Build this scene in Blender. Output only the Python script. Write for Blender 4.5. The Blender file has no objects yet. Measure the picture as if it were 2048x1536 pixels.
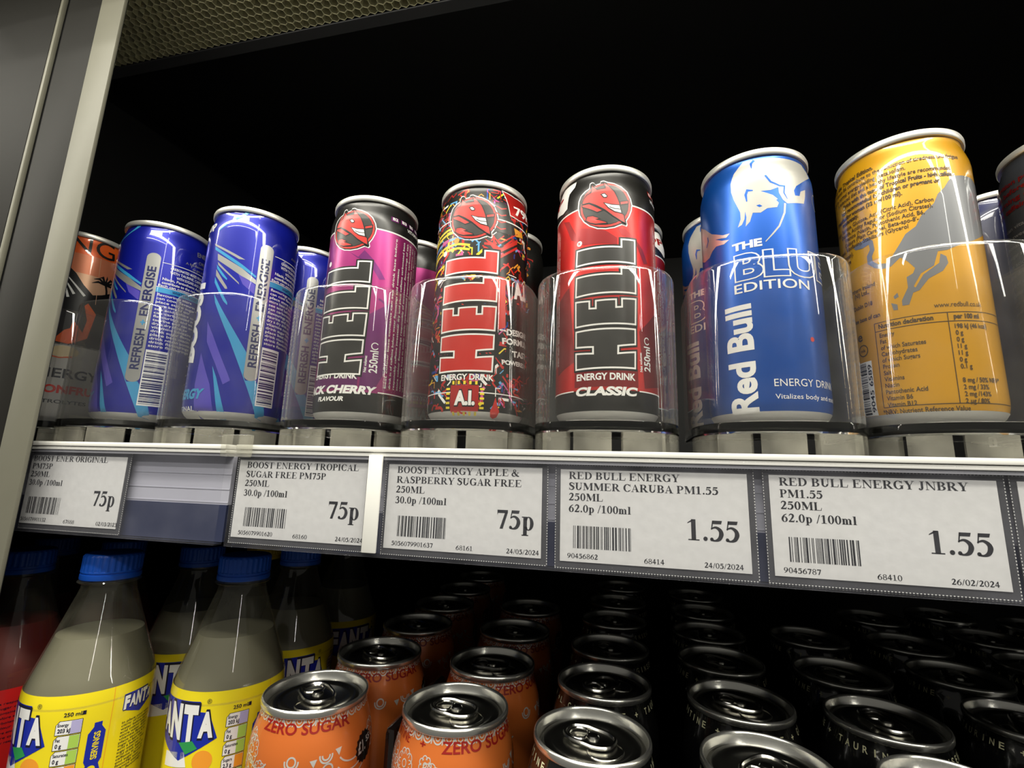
import bpy, bmesh, math, random
from mathutils import Matrix, Vector
from mathutils.geometry import tessellate_polygon
S = bpy.context.scene
COL = S.collection
# ------------------------------------------------------------------ camera
CAM = Vector((0.0, -0.36725, -0.01984))
cam_data = bpy.data.cameras.new('camera')
cam_data.sensor_width = 36.0
cam_data.lens = 963.8 / 2048 * 36.0
cam_data.clip_start = 0.005
cam_data.clip_end = 50
cam = bpy.data.objects.new('camera', cam_data)
COL.objects.link(cam)
right = Vector((0.9741, 0.2241, 0.0303)); fwd = Vector((-0.2257, 0.9559, 0.1881)); up = Vector((0.0132, -0.1901, 0.9817))
rot = Matrix((right, up, -fwd)).transposed()
cam.matrix_world = Matrix.Translation(CAM) @ rot.to_quaternion().to_matrix().to_4x4()
S.camera = cam
S.cycles.transparent_max_bounces = 40
# ------------------------------------------------------------------ world, lamps, exposure
S.view_settings.view_transform = 'Standard'
S.view_settings.look = 'None'
S.view_settings.gamma = 1
S.view_settings.use_curve_mapping = False
S.view_settings.exposure = 0.0
w = bpy.data.worlds.new('world'); S.world = w; w.use_nodes = True
w.node_tree.nodes['Background'].inputs[0].default_value = (1.0, 0.97, 0.88, 1)
w.node_tree.nodes['Background'].inputs[1].default_value = 0.10

def area(name, loc, target, sx, sy, power, colour):
    l = bpy.data.lights.new(name, 'AREA'); l.shape = 'RECTANGLE'; l.size = sx; l.size_y = sy
    l.energy = power; l.color = colour
    o = bpy.data.objects.new(name, l); COL.objects.link(o); o.location = loc
    d = (Vector(target) - Vector(loc)).normalized()
    q = d.to_track_quat('-Z', 'Y'); o.rotation_euler = q.to_euler()
    return o
# the cabinet's own light strip under the canopy front, and the shop's ceiling tubes
area('canopy_light', (0.0, -0.300, 0.315), (0.0, -0.20, 0.0), 6.0, 0.038, 16.0, (1.0, 0.96, 0.84))
for y_, e_ in ((-1.2, 75.0), (-2.4, 85.0), (-3.7, 78.0)):
    area('shop_ceiling_light', (0.0, y_, 2.7), (0.0, y_ + 0.6, 0.0), 6.0, 0.15, e_, (1.0, 0.97, 0.88))
l_ = area('shop_aisle_light', (3.1, -3.6, 2.7), (3.1, -3.6, 0.0), 8.0, 0.16, 60.0, (1.0, 0.97, 0.88))
l_.rotation_euler = (0, 0, math.atan2(-math.cos(math.radians(42)), math.sin(math.radians(42))))
# artwork outlines on the slim cans, millimetres round the can and up it
ART={
'cl':{'em_white':[(-6.8,125.3),(-5.7,124.6),(-4.8,123),(-2.4,123.6),(-2.2,125),(-0.6,125.2),(1.6,124),(4.8,123.1),(8.5,121.3),(11.6,118.6),(13.6,114.9),(14.4,111.5),(13.9,108.2),(12.6,104.8),(11,102.1),(11.5,100),(10.9,99),(8.6,99.7),(4.6,97.8),(0.3,97.2),(-3.9,97.8),(-8,100),(-11.1,103),(-13.7,107.5),(-14.6,111.9),(-14.2,115.8),(-12.9,118.6),(-10.4,120.6),(-8.2,121.6),(-8,124.8)],'em_c':[(0.2,110.4),(0.2,98.1),(-13.9,112.8),(14.2,111.5)],'em_head':[(-6.6,123.8),(-6.1,122.3),(-3.9,119.7),(0.3,120),(0.1,121.2),(-0.8,123.8),(0.9,122.6),(3,119.9),(4.8,117.8),(6.2,114.7),(7.3,111.6),(7.5,110.4),(8,108.1),(8.7,105.8),(9.5,105.1),(10.2,100.8),(7.9,101.7),(3.9,104.3),(-0.3,108),(-4.6,111),(-8,113),(-11.2,113.1),(-12,113.8),(-10.8,116.2),(-9.2,117.8),(-7,118.6),(-6.8,121.2)],'em_neck':[(-12,113),(-8,112.6),(-4.6,110.2),(-1,107.7),(-3.9,106.9),(-7.6,109.3),(-11.8,111.7)],'em_low':[(-9.1,105.7),(-6.1,105.5),(-2.5,103.3),(-4.6,103.3),(0.7,101.2),(1.1,100.4),(-4.6,100.5),(-7.6,101.7),(-9.9,103.5)],'em_bar':[(7.5,112.4),(11.9,113.6),(11.9,111.8),(7.7,110.6)],'em_mouth':[(-0.6,111.8),(3.3,110.6),(7.3,110.4),(7.8,108.4),(8.3,105.9),(4.7,106.7),(1.8,108.7)],'em_ml':[(2.2,109.3),(4.7,108.3),(8,108.1)],'em_eye':[(-1.9,116.6),(-0.2,117),(1.2,115.5),(0.8,114.7),(-0.6,114.8)],'L2':[(-14.7,87.9),(8,87.7),(8,91.8),(15.2,92.2),(15.1,79.7),(-15.1,79.7)],'L1':[(-15,73.3),(7.8,73.4),(7.8,76.5),(15.3,77),(15.2,64.1),(-15.4,63.2)],'E':[(-15.3,47.4),(-15.4,60.5),(-7.9,59.8),(-7.9,56),(-4.7,55.8),(-4.7,59.7),(5,60.1),(5,56.1),(7.9,56.4),(7.9,60.6),(15.2,61.1),(14.8,48.1)],'H':[(-15.1,44.9),(14.6,45.6),(14.5,38.1),(5.8,36.7),(5.7,33),(14.4,34.2),(14.2,26.2),(-15,25.8),(-15.1,33.8),(-6.1,33.1),(-6.1,36.4),(-15.1,37)],'band':[(-38.8,113.9),(-19,111.4),(14.4,111.3),(38.8,113.6)],'low':[(-32.9,15.3),(-15.9,14.3),(15.8,15.3),(38.8,15.5)],'tx_en':[(-14.7,20.5),(14.1,20.2),(-14.7,23.8)],'tx_cl':[(-15.5,12.4),(14.5,12.3),(-8.4,16.1)],'tx_ml':[(24.5,25.9),(23.4,40.5),(18.6,25.1)],'tx_nv':[(18.8,24.9),(17.9,34.2),(16.6,24.6)],'flag':[(-16.8,129.8),(-17.5,126),(-20.8,123.3),(-21.9,115),(-26,113.8),(-37.8,116.9),(-38.8,124.1),(-35.2,129.1),(-28.1,130.4)],'flagp':[(-35.7,118.3),(-26.1,121.1),(-26.2,122.8)],'dk1':[(-25.1,108.7),(-20.6,107),(-11.9,91.3),(-18.8,95.6),(-21.7,102.1)],'dk2':[(6,98.1),(10.5,97.7),(16.2,93),(20.4,88.6),(24.2,82),(21.2,81.1),(15.7,91.7),(8.2,94.3)],'dk3':[(-14.5,100.9),(0.3,96.6),(6,92.6),(5.9,89.2),(-11.5,90.4),(-15.9,96.5)],'reg':[(-13.4,91.8)],'vit':[(25.9,122.1),(38.7,122.1),(38.8,124)]},
'ch':{'an':[(-1.1,94.1),(-2.4,29.8),(-28.7,88),(-36.9,30.4)],'em':[(-12,112.5),(-27.1,114.3),(-1,113.2)],'band':[(-0.5,113),(33.8,116.1)],'low':[(7.9,17.2),(39.2,18.8)],'tx_en':[(-39.2,25.2),(-3.1,23.3)],'tx_cl':[(-39.1,16.1),(6.4,15.8),(-17.7,18.6)],'tx_fl':[(-30.3,12),(-10,11.4),(-15.8,13.3)],'tx_ml':[(6.5,27.9),(6.9,42.8),(2.4,27.3)],'cols':[(14.4,111.2),(11.1,19.3),(22.7,109.3),(22,21),(34.2,115)],'sw':[(-14.6,97.9),(-9.2,94.1),(-5.6,98.9),(-0.7,94.1),(3.3,89.1),(7.2,83),(3.9,82.2),(-0.2,88.1),(-3,91.3)],'b2':[(8.2,121.1),(15.4,122.2),(35.3,125.4),(20.1,119),(38,122.7)]},
'ai':{'an':[(8.2,92.2),(8.6,27.2),(-19.9,86.5),(-19.5,26.3)],'em':[(-5.2,110.5),(-20.5,113.5),(8,111.9)],'flag':[(10.4,130.3),(12.6,125.8),(15,115.7),(21.8,115.3),(34,118.1),(37.6,131.3),(19.8,129.3)],'flagt':[(18.1,116.7),(38.1,120.9),(19.8,121.3)],'chip':[(-12.6,17.5),(0,17.5),(0.5,6.3),(-12,6.2),(-14.5,19.6),(2.5,4.9)],'chiptx':[(-11.4,8.8),(-0.4,8.9),(-10.4,15.9)],'tx_en':[(-20.1,21.6),(8.6,21.3),(-20.3,24.4)],'aiR':[(19.9,68.9),(35,71.9),(19.5,78.1)],'tR':[(15.9,47.4),(32.3,50),(12.4,42),(36.1,45),(19.8,36.2),(39,39),(12.9,30.8),(34.4,33)],'drop':[(10,12.8),(12.7,5.7),(10.1,2.1),(7.6,5.3)],'vee':[(0.6,99),(9.9,94.7),(21,103.5),(21.1,100.7),(9.9,92.4),(5.4,93.8)],'rbar':[(8.7,78.6),(13.4,78.5),(14.5,50.8),(9.9,48.9)],'line':[(-39,112.9),(-20.9,110.6),(7.9,111.4),(39,113.8)],'lowl':[(-34.9,15.2),(-11.9,14.5),(1.1,14.6),(30,15)],'or':[(18.1,109.4),(25.3,109.2),(26.4,106.4),(19.6,104.8)]},
'rb':{'bull':[(-3.8,131),(-6,127.1),(-8.3,123.9),(-9.7,119.1),(-9.7,114.3),(-8.6,109.6),(-7.2,105.5),(-6.1,102.2),(-6.1,98.6),(-7.6,94.8),(-5.7,95.6),(-4.4,98.1),(-3.9,102),(-3.5,98.9),(-4.1,94.2),(-2.1,96.2),(-0.7,100.4),(2.6,99.7),(5.5,101.5),(9.8,101.7),(10.7,103.9),(9.6,105.4),(10.4,105.9),(8.3,108.1),(3.2,110.8),(7.5,110.7),(11,112),(11.1,109.1),(12.6,105.6),(14.6,103.7),(24.1,105.1),(25.4,109),(26,112.9),(22.6,111.1),(21.6,108.5),(19,108.3),(18.6,110.8),(20.1,113.4),(26.7,118.2),(31.9,121.5),(31.3,124.8),(28.8,128.3)],'eye':[(1,103.8),(2.4,104),(3.5,103),(2.3,102.6)],'ear':[(-2.9,106.9),(-3.2,110.5),(-2.4,112.6),(0,111.9)],'ln':[(5.6,118.8),(7.8,115),(11.6,112.8),(13.9,112.6),(13.4,109.1),(14.8,106)],'mk':[(1.5,128.9),(-0.1,127.3),(-0,124)],'bull2':[(-38.8,110.4),(-28.3,103.6),(-22.3,97.9),(-15.2,93.9),(-11.6,93.3),(-13.5,91.9),(-20.1,93.8),(-16,91.3),(-12.1,90.2),(-14.9,89),(-19.6,89.9),(-22.6,88.6),(-25.2,86.2),(-30.5,86.3),(-38.8,90.3)],'tail':[(13.5,103.7),(12.9,98.8),(10.1,92.1),(7,88.3),(3.8,84.8)],'tx_the':[(-10.8,83.6),(2.3,82.9),(-11.2,86.9),(2.1,86.9)],'tx_blue':[(-10.6,68),(1.1,67.7),(-10.4,81.2),(4.6,68),(14.9,68.1),(15.8,72.4),(35.5,72)],'tx_ed':[(-10.9,61.1),(22.1,62.6),(-10.9,65.6)],'tx_rb':[(-3.8,4.9),(-4.7,56.2),(-14.5,4.7),(-16.6,54)],'tx_en':[(3.1,16.1),(23.8,16.8),(3.3,19.8)],'tx_vi':[(3.2,10.7),(16.8,10.9),(3.3,13)],'reg':[(21.6,38)]},
'ye':{'bull':[(-21.8,87.3),(-20.4,85.3),(-16.8,84.5),(-13.7,85),(-13.4,82.3),(-15.1,79.8),(-15.2,76),(-12.6,72.9),(-9.6,71.1),(-6.1,71.1),(-2.5,74.2),(-0.1,71.6),(2,68),(1.1,65.8),(-1.2,64.6),(-1.2,59.8),(-3.8,54.5),(-3.8,52.1),(-1.5,52.1),(0.3,57.1),(2.5,57.8),(6,62.4),(11.1,65.2),(13.4,68.6),(13,71.6),(11.1,73),(10.2,68.9),(4.4,64.5),(1.3,59.2),(0.7,59.9),(3.7,65.2),(8.3,68),(10.3,74.2),(13.6,74.5),(19,76.8),(25.8,79.3),(36.5,84.5),(39.2,97.5),(39.2,109.1),(31.8,110.7),(25.9,110.3),(21,109.6),(18.2,106.9),(16.2,103.8),(13.3,100.9),(11.4,96.7),(6.3,91.5),(4.1,87.1),(0.3,84.5),(-1.9,80.8),(-5.2,75.7),(-7.8,73.3),(-10.8,74.1),(-12.8,76.2),(-12.9,78.8),(-11.5,81.4),(-11.8,86.1),(-13.9,88.7),(-17.1,88)],'h1':[(-6.5,57.1),(-5,58.4),(-4.7,56.5),(-6.2,55.8)],'h2':[(-7.7,54.4),(-5.5,53.1),(-5.5,50.7),(-7.1,50.9)],'lines':[(-8,124.5),(24.2,121.1),(3.2,117.7),(20,115.3),(19.5,112.2),(14.7,109.1),(1,106.4),(-17.2,104.9),(11.4,100.5),(10.8,97.1),(7.7,94.3),(6.2,92.3),(1.6,89.6)],'base2':[(-25.9,84.3),(-12.6,64.5),(-13.5,61.5),(-12.2,50.1)],'www':[(6.4,49.1),(29.6,49.8),(6.6,50.7)],'tab':[(-15.3,47.2),(10.3,43.9),(33.1,47.4),(-15.4,43.4),(10.6,43.2),(35.6,45.9),(10.4,7.9),(30,9.1),(-13.2,9.3)],'rows':[(-13.1,46.5),(5.7,44.1),(12.5,43.8),(0.7,34.7),(-2.4,32),(-1.2,28.9),(-4.5,9.3),(-0.9,14.8),(-5.1,12.3),(-16.1,5.5),(10,4.7)],'vals':[(12.6,40),(12.5,37.3),(12.4,34.5),(12.3,31.6),(12.2,28.7),(12.1,25.6),(12,23),(12.1,17.1),(12,14.2),(12,11.7),(11.9,8.8)],'bar':[(-25.5,30.7),(-17.8,29.9),(-19.5,5.4),(-26,5.1)],'e':[(-25.5,43.6),(-21.1,36.2)]},
'b2':{'pill':[(3.2,107.9),(10.8,110.8),(10.4,27.9),(2.9,26.7),(6.1,112),(6.6,24.8)],'s1':[(-25.6,109.2),(-4.4,98.7),(-7.8,98.6),(-24.5,107.5)],'l1':[(-24.4,106.9),(-5.7,95.4),(2.6,89.6),(2.3,88.5),(-5.4,92.9),(-24,104.8)],'s2':[(-21.5,101.9),(-5.4,92.9),(2.7,87.1),(3,84.4),(-5.7,88.3),(-20.8,97.7)],'s3':[(-20.5,96.5),(-6.2,83.7),(-5.8,82.5),(-19.9,94.4)],'l2':[(-20.8,94.7),(-12.8,85.5),(-12.9,84.5),(-15.8,86.9),(-20.3,92.1)],'s4':[(-20.8,91.7),(-12.5,80.6),(-11.9,79.1),(-13.2,79),(-20.4,87.6)],'l3':[(-20.8,86.6),(-10.7,70.3),(-10.7,68.9),(-13.1,71.2),(-20.5,83.1)],'l4':[(-19.7,76.1),(3.7,40.3),(2.8,27.8),(4.2,24.6),(9.7,25.5),(14.6,18.4),(19.7,2.1),(13.1,3.6),(5.7,20.4),(-6.2,46.8),(-18,70.2)],'p1':[(-21.3,58.8),(-15.9,49.5),(-4.7,26.8),(-3.4,23.7),(-6.8,21.1),(-12.4,32.9),(-19.6,46.2)],'l5':[(-13.8,31.7),(-10.8,25.2),(-2.9,0.9),(-7.1,0.7)],'p2':[(-23.7,20.8),(-22.5,39.6),(-13.8,20.7),(-9,0.6),(-20.9,0.2)],'t':[(-23.5,117.2),(-6.7,131.8),(-9.3,131.4)],'tx5p':[(-35,117),(-27.3,121.1),(-39.6,126.3)],'txgy':[(-17.5,12.5),(-31.1,12.4),(-18.6,19),(-21.9,5),(-28.8,5.8),(-22.5,8.3)],'txD':[(-36,84.4),(-29.7,87.4),(-39.6,98.5),(-27.8,92.1)]},
'b1':{'pill':[(-10.6,109.6),(-3.7,111.1),(-2.7,30.8),(-9.3,30.1),(-7.6,113.8),(-6,27.4)],'pline':[(-2.3,104.9),(24.5,106.3)],'pt':[(2.5,102.5),(24,104.9),(3,99.9),(7.5,98.1),(0.5,95.2),(1.2,93),(-0.6,90.5)],'pb':[(-1.2,89.2),(18.1,91.2),(18.1,87.8),(-1.3,86.3)],'bar':[(-1,45.6),(12.1,47.2),(10.9,11.2),(-0.4,11)],'para':[(-0.5,84),(16.8,84.7),(0.6,66.9)],'en':[(18.4,119.1),(25.1,120.5),(18.4,122.9),(21.9,114),(10.6,110),(13.9,107.4)]},
'or':{'ING':[(-5.5,118.2),(5.5,119.9),(15.8,120.4),(-10.4,133.8),(-6.6,135.4),(3.5,135.7),(13.2,135.1)],'mt':[(-7.4,107.1),(-3.3,103.3),(1.7,96),(7.5,90.2),(12.6,92.1),(18.4,95.4),(20.1,87),(11.2,83.7),(-7.8,82.1),(-7.8,96.7)],'st':[(-7.1,100.1),(3.3,88.2),(-7.6,96.7),(-2.2,88.2),(-7.4,93.5),(-4.9,85.4)],'palm':[(11.9,102),(6.4,103.2),(6.2,98.7),(9.2,96.4),(9.3,106.6),(14.2,108.7),(17.1,93.2)],'fl':[(-6.9,56.4),(-3.2,62.3),(-0.5,64),(0.2,69.5),(2,67.8),(6,62.4),(7.1,71.4),(4.3,81.4),(6,83.6),(11.4,77.1),(9.1,59),(4.7,55.7)],'wh':[(-7.4,40.8),(11.8,42.5)],'ell':[(-7.4,48),(-1.8,52.6),(5.1,52.6),(5.2,47.3),(-2,44.3)],'tx':[(-6.4,29.8),(15,29.4),(-7.5,36.3),(-6.5,18.8),(15.6,20.6),(-7.3,24.7),(-6.2,12.3),(2.8,12.9),(-6.6,14.6)]},}
# ------------------------------------------------------------------ materials
M = {}
def mat(key, col, rough=0.4, metal=0.0, coat=0.0, crough=0.05, var=0.0, scale=300.0, spec=0.5, bump=0.0):
    m = bpy.data.materials.new(key); m.use_nodes = True
    nt = m.node_tree; p = nt.nodes['Principled BSDF']
    p.inputs['Base Color'].default_value = (*col, 1)
    p.inputs['Roughness'].default_value = rough; p.inputs['Metallic'].default_value = metal
    p.inputs['Coat Weight'].default_value = coat; p.inputs['Coat Roughness'].default_value = crough
    p.inputs['Specular IOR Level'].default_value = spec
    if var or bump:
        tc = nt.nodes.new('ShaderNodeTexCoord'); nz = nt.nodes.new('ShaderNodeTexNoise')
        nz.inputs['Scale'].default_value = scale; nz.inputs['Detail'].default_value = 3
        nt.links.new(tc.outputs['Object'], nz.inputs['Vector'])
        if var:
            mx = nt.nodes.new('ShaderNodeMix'); mx.data_type = 'RGBA'
            mx.inputs['A'].default_value = (*[c * (1 - var) for c in col], 1)
            mx.inputs['B'].default_value = (*[min(1, c * (1 + var)) for c in col], 1)
            nt.links.new(nz.outputs['Fac'], mx.inputs['Factor']); nt.links.new(mx.outputs['Result'], p.inputs['Base Color'])
        if bump:
            b = nt.nodes.new('ShaderNodeBump'); b.inputs['Strength'].default_value = bump; b.inputs['Distance'].default_value = 0.0004
            nt.links.new(nz.outputs['Fac'], b.inputs['Height']); nt.links.new(b.outputs['Normal'], p.inputs['Normal'])
    M[key] = m; return m
def clear(key, tint, haze, hazecol, grough=0.02, ior=1.45, edge=0.0):
    m = bpy.data.materials.new(key); m.use_nodes = True; nt = m.node_tree
    for n in list(nt.nodes): nt.nodes.remove(n)
    out = nt.nodes.new('ShaderNodeOutputMaterial'); tr = nt.nodes.new('ShaderNodeBsdfTransparent'); tr.inputs[0].default_value = (*tint, 1)
    gl = nt.nodes.new('ShaderNodeBsdfGlossy'); gl.inputs['Roughness'].default_value = grough; gl.inputs[0].default_value = (1, 1, 1, 1)
    df = nt.nodes.new('ShaderNodeBsdfDiffuse'); df.inputs[0].default_value = (*hazecol, 1)
    lw = nt.nodes.new('ShaderNodeLayerWeight'); pw = nt.nodes.new('ShaderNodeMath'); pw.operation = 'POWER'; pw.inputs[1].default_value = 5
    fr = nt.nodes.new('ShaderNodeMath'); fr.operation = 'MULTIPLY_ADD'; f0 = ((ior - 1) / (ior + 1)) ** 2; fr.inputs[1].default_value = 0.9 - f0; fr.inputs[2].default_value = f0
    nt.links.new(lw.outputs['Facing'], pw.inputs[0]); nt.links.new(pw.outputs[0], fr.inputs[0])
    tc = nt.nodes.new('ShaderNodeTexCoord'); nz = nt.nodes.new('ShaderNodeTexNoise'); nz.inputs['Scale'].default_value = 60; nz.inputs['Detail'].default_value = 4
    nt.links.new(tc.outputs['Object'], nz.inputs['Vector'])
    mr = nt.nodes.new('ShaderNodeMapRange'); mr.inputs['From Min'].default_value = 0.35; mr.inputs['From Max'].default_value = 0.75
    mr.inputs['To Min'].default_value = haze * 0.5; mr.inputs['To Max'].default_value = haze * 1.6
    nt.links.new(nz.outputs['Fac'], mr.inputs['Value'])
    p4 = nt.nodes.new('ShaderNodeMath'); p4.operation = 'POWER'; p4.inputs[1].default_value = 4; nt.links.new(lw.outputs['Facing'], p4.inputs[0])
    hz = nt.nodes.new('ShaderNodeMath'); hz.operation = 'MULTIPLY_ADD'; hz.inputs[1].default_value = edge; nt.links.new(p4.outputs[0], hz.inputs[0]); nt.links.new(mr.outputs['Result'], hz.inputs[2])
    a = nt.nodes.new('ShaderNodeMixShader'); b = nt.nodes.new('ShaderNodeMixShader')
    nt.links.new(hz.outputs[0], a.inputs[0]); nt.links.new(tr.outputs[0], a.inputs[1]); nt.links.new(df.outputs[0], a.inputs[2])
    nt.links.new(fr.outputs[0], b.inputs[0]); nt.links.new(a.outputs[0], b.inputs[1]); nt.links.new(gl.outputs[0], b.inputs[2])
    nt.links.new(b.outputs[0], out.inputs[0]); M[key] = m; return m
G = dict(rough=0.35, coat=1.0, crough=0.03)          # glossy lacquered print
T = dict(rough=0.34, coat=0.35, crough=0.22)         # satin lacquered print
mat('aluminium', (0.80, 0.79, 0.75), 0.45, 0.35)
mat('lid_metal', (0.66, 0.65, 0.60), 0.22, 1.0)
mat('seam_metal', (0.95, 0.94, 0.87), 0.24, 0.95)
mat('rim_metal', (0.90, 0.89, 0.83), 0.40, 0.75)
mat('gloss_blue', (0.006, 0.012, 0.33), metal=0.35, **G)
mat('gloss_lightblue', (0.045, 0.33, 0.62), metal=0.2, **G)
mat('gloss_violet', (0.10, 0.075, 0.50), metal=0.2, **G)
mat('gloss_silver', (0.44, 0.44, 0.42), metal=0.6, **G)
mat('gloss_white', (0.85, 0.85, 0.83), **G)
mat('gloss_navy', (0.01, 0.015, 0.10), **G)
mat('gloss_black', (0.008, 0.008, 0.008), **G)
mat('gloss_yellow', (0.66, 0.325, 0.006), metal=0.25, **G)
mat('gloss_brown', (0.06, 0.035, 0.01), **G)
mat('gloss_steel', (0.20, 0.205, 0.215), metal=0.3, **G)
mat('gloss_orange', (0.85, 0.13, 0.02), metal=0.2, **G)
mat('gloss_salmon', (0.75, 0.24, 0.12), metal=0.3, **G)
mat('gloss_peach', (0.78, 0.45, 0.28), metal=0.3, **G)
mat('gloss_red', (0.72, 0.03, 0.015), **G)
mat('gloss_cream', (0.85, 0.70, 0.42), **G)
mat('gloss_pale', (0.62, 0.61, 0.58), metal=0.3, **G)
mat('gloss_slate', (0.045, 0.05, 0.06), metal=0.3, **G)  # lettering colour, and the shade put into the far right can
mat('satin_black', (0.014, 0.0135, 0.012), metal=0.5, **T)
mat('satin_char', (0.036, 0.035, 0.031), metal=0.4, **T)
mat('satin_red', (0.62, 0.018, 0.014), metal=0.6, **T)
mat('satin_darkred', (0.26, 0.012, 0.014), metal=0.6, **T)
mat('satin_purple', (0.37, 0.028, 0.18), metal=0.6, **T)
mat('satin_plum', (0.17, 0.02, 0.15), metal=0.6, **T)
mat('satin_white', (0.85, 0.84, 0.80), **T)
mat('satin_scarlet', (0.58, 0.022, 0.012), metal=0.2, **T)
mat('satin_yellow', (0.85, 0.66, 0.03), **T)
mat('satin_sky', (0.12, 0.40, 0.72), **T)
mat('satin_pink', (0.62, 0.10, 0.30), **T)
mat('satin_orange', (0.75, 0.33, 0.03), **T)
mat('satin_blue', (0.006, 0.095, 0.46), metal=0.6, **T)
mat('satin_silver', (0.46, 0.45, 0.41), metal=0.35, rough=0.4, coat=0.25, crough=0.25)
mat('satin_rose', (0.62, 0.45, 0.42), metal=0.7, **T)
mat('satin_navy', (0.004, 0.01, 0.06), **T)
mat('can_orange', (0.60, 0.145, 0.026), metal=0.2, rough=0.35, coat=0.6, crough=0.1)
mat('can_print_red', (0.24, 0.007, 0.005), rough=0.4)
mat('can_print_silver', (0.70, 0.68, 0.64), 0.35, 0.5)
mat('can_black', (0.008, 0.008, 0.008), 0.2, 0.2, coat=1.0, crough=0.04)
mat('can_print_cream', (0.75, 0.72, 0.45), 0.4)
mat('cap_blue', (0.010, 0.10, 0.58), 0.38, bump=0.1, scale=900)
mat('cap_yellow', (0.75, 0.55, 0.02), 0.4)
mat('lemon_drink', (0.165, 0.155, 0.10), 0.6, var=0.06, scale=40)
mat('red_drink', (0.16, 0.006, 0.006), 0.5)
mat('label_yellow', (0.86, 0.70, 0.015), rough=0.3, coat=0.6, crough=0.1)
mat('label_blue', (0.010, 0.025, 0.36), rough=0.3, coat=0.5, crough=0.1)
mat('label_white', (0.85, 0.85, 0.83), rough=0.3, coat=0.5, crough=0.1)
mat('label_lilac', (0.45, 0.42, 0.68), 0.35)
mat('label_green', (0.40, 0.62, 0.10), 0.35)
mat('label_leaf', (0.03, 0.30, 0.08), 0.35)
mat('label_orange', (0.85, 0.33, 0.03), 0.35)
mat('label_ink', (0.01, 0.01, 0.03), 0.4)
mat('label_red', (0.75, 0.02, 0.02), rough=0.3, coat=0.5, crough=0.1)
mat('paper', (0.66, 0.655, 0.64), 0.75, var=0.09, scale=260, bump=0.25)
mat('card', (0.055, 0.055, 0.06), 0.55, var=0.15, scale=500)
mat('card_edge', (0.6, 0.6, 0.58), 0.6)
mat('ink', (0.006, 0.006, 0.008), 0.6)
mat('white_plastic', (0.80, 0.79, 0.74), 0.35, var=0.03, scale=90)
mat('grey_plastic', (0.30, 0.30, 0.33), 0.35, var=0.05, scale=60)
mat('pale_plastic', (0.48, 0.48, 0.55), 0.35, var=0.05, scale=60)
mat('navy_plastic', (0.035, 0.042, 0.085), 0.3, var=0.1, scale=50)
mat('cabinet_black', (0.006, 0.006, 0.006), 0.5, var=0.2, scale=30)
mat('trim_charcoal', (0.06, 0.06, 0.063), 0.4)
mat('scuff', (0.12, 0.12, 0.12), 0.6)
mat('post_grey', (0.0125, 0.0118, 0.0100), 0.6, spec=0.12, var=0.06, scale=120, bump=0.05)
mat('post_pale', (0.15, 0.145, 0.110), 0.5, spec=0.3, var=0.04, scale=120)
mat('grille_olive', (0.62, 0.59, 0.36), 0.5)
mat('divider_black', (0.012, 0.008, 0.007), 0.15, coat=1.0)
clear('clear_acrylic', (0.985, 0.985, 0.98), 0.013, (0.7, 0.68, 0.62), 0.03, 1.75, 0.32)
clear('clear_base', (0.93, 0.93, 0.91), 0.15, (0.75, 0.72, 0.6), 0.06, 1.50)
m_ = mat('thick_acrylic', (0.93, 0.93, 0.90), 0.06); m_.node_tree.nodes['Principled BSDF'].inputs['Transmission Weight'].default_value = 1.0
clear('clear_flap', (0.985, 0.985, 0.99), 0.02, (0.6, 0.6, 0.7), 0.05, 1.40)
clear('clear_bottle', (0.96, 0.96, 0.95), 0.07, (0.40, 0.385, 0.29), 0.04, 1.6, 0.15)

# ------------------------------------------------------------------ object helpers
def link(name, me, parent=None, loc=(0, 0, 0), rz=0):
    o = bpy.data.objects.new(name, me); COL.objects.link(o)
    o.location = loc; o.rotation_euler = (0, 0, rz)
    if parent: o.parent = parent
    return o
def finish(bm, name, mats, parent=None, smooth=True, loc=(0, 0, 0), rz=0, angle=35):
    me = bpy.data.meshes.new(name)
    bm.normal_update(); bm.to_mesh(me); bm.free()
    for m in mats: me.materials.append(M[m])
    if smooth:
        me.shade_smooth(); me.set_sharp_from_angle(angle=math.radians(angle))
    return link(name, me, parent, loc, rz)
def thing(name, label, cat, loc=(0, 0, 0), rz=0, group=None):
    o = bpy.data.objects.new(name, None); COL.objects.link(o); o.location = loc; o.rotation_euler = (0, 0, rz)
    o.empty_display_size = 0.01
    return tag(o, label, cat, group)
def tag(o, label, cat, group=None, kind=None):
    o['label'] = label; o['category'] = cat
    if group: o['group'] = group
    if kind: o['kind'] = kind
    return o
def struct(o, label, cat):
    return tag(o, label, cat, None, 'structure')
def dup(root, loc, rz, label, group=None):
    r = root.copy(); COL.objects.link(r); r.location = loc; r.rotation_euler = (0, 0, rz); r['label'] = label
    if group: r['group'] = group
    for ch in list(root.children):
        k = ch.copy(); COL.objects.link(k); k.parent = r
        for g in list(ch.children):
            d = g.copy(); COL.objects.link(d); d.parent = k
    return r
def box(bm, x0, x1, y0, y1, z0, z1, mi=0, bevel=0.0):
    b = bm if not bevel else bmesh.new()
    vs = [b.verts.new((x, y, z)) for x in (x0, x1) for y in (y0, y1) for z in (z0, z1)]
    for f in ((0, 1, 3, 2), (4, 6, 7, 5), (0, 4, 5, 1), (2, 3, 7, 6), (0, 2, 6, 4), (1, 5, 7, 3)):
        b.faces.new([vs[i] for i in f]).material_index = mi
    if bevel:
        bmesh.ops.recalc_face_normals(b, faces=b.faces)
        bmesh.ops.bevel(b, geom=list(b.edges), offset=bevel, segments=2, affect='EDGES', profile=0.5)
        for f in b.faces: f.material_index = mi
        merge(bm, b)
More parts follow.
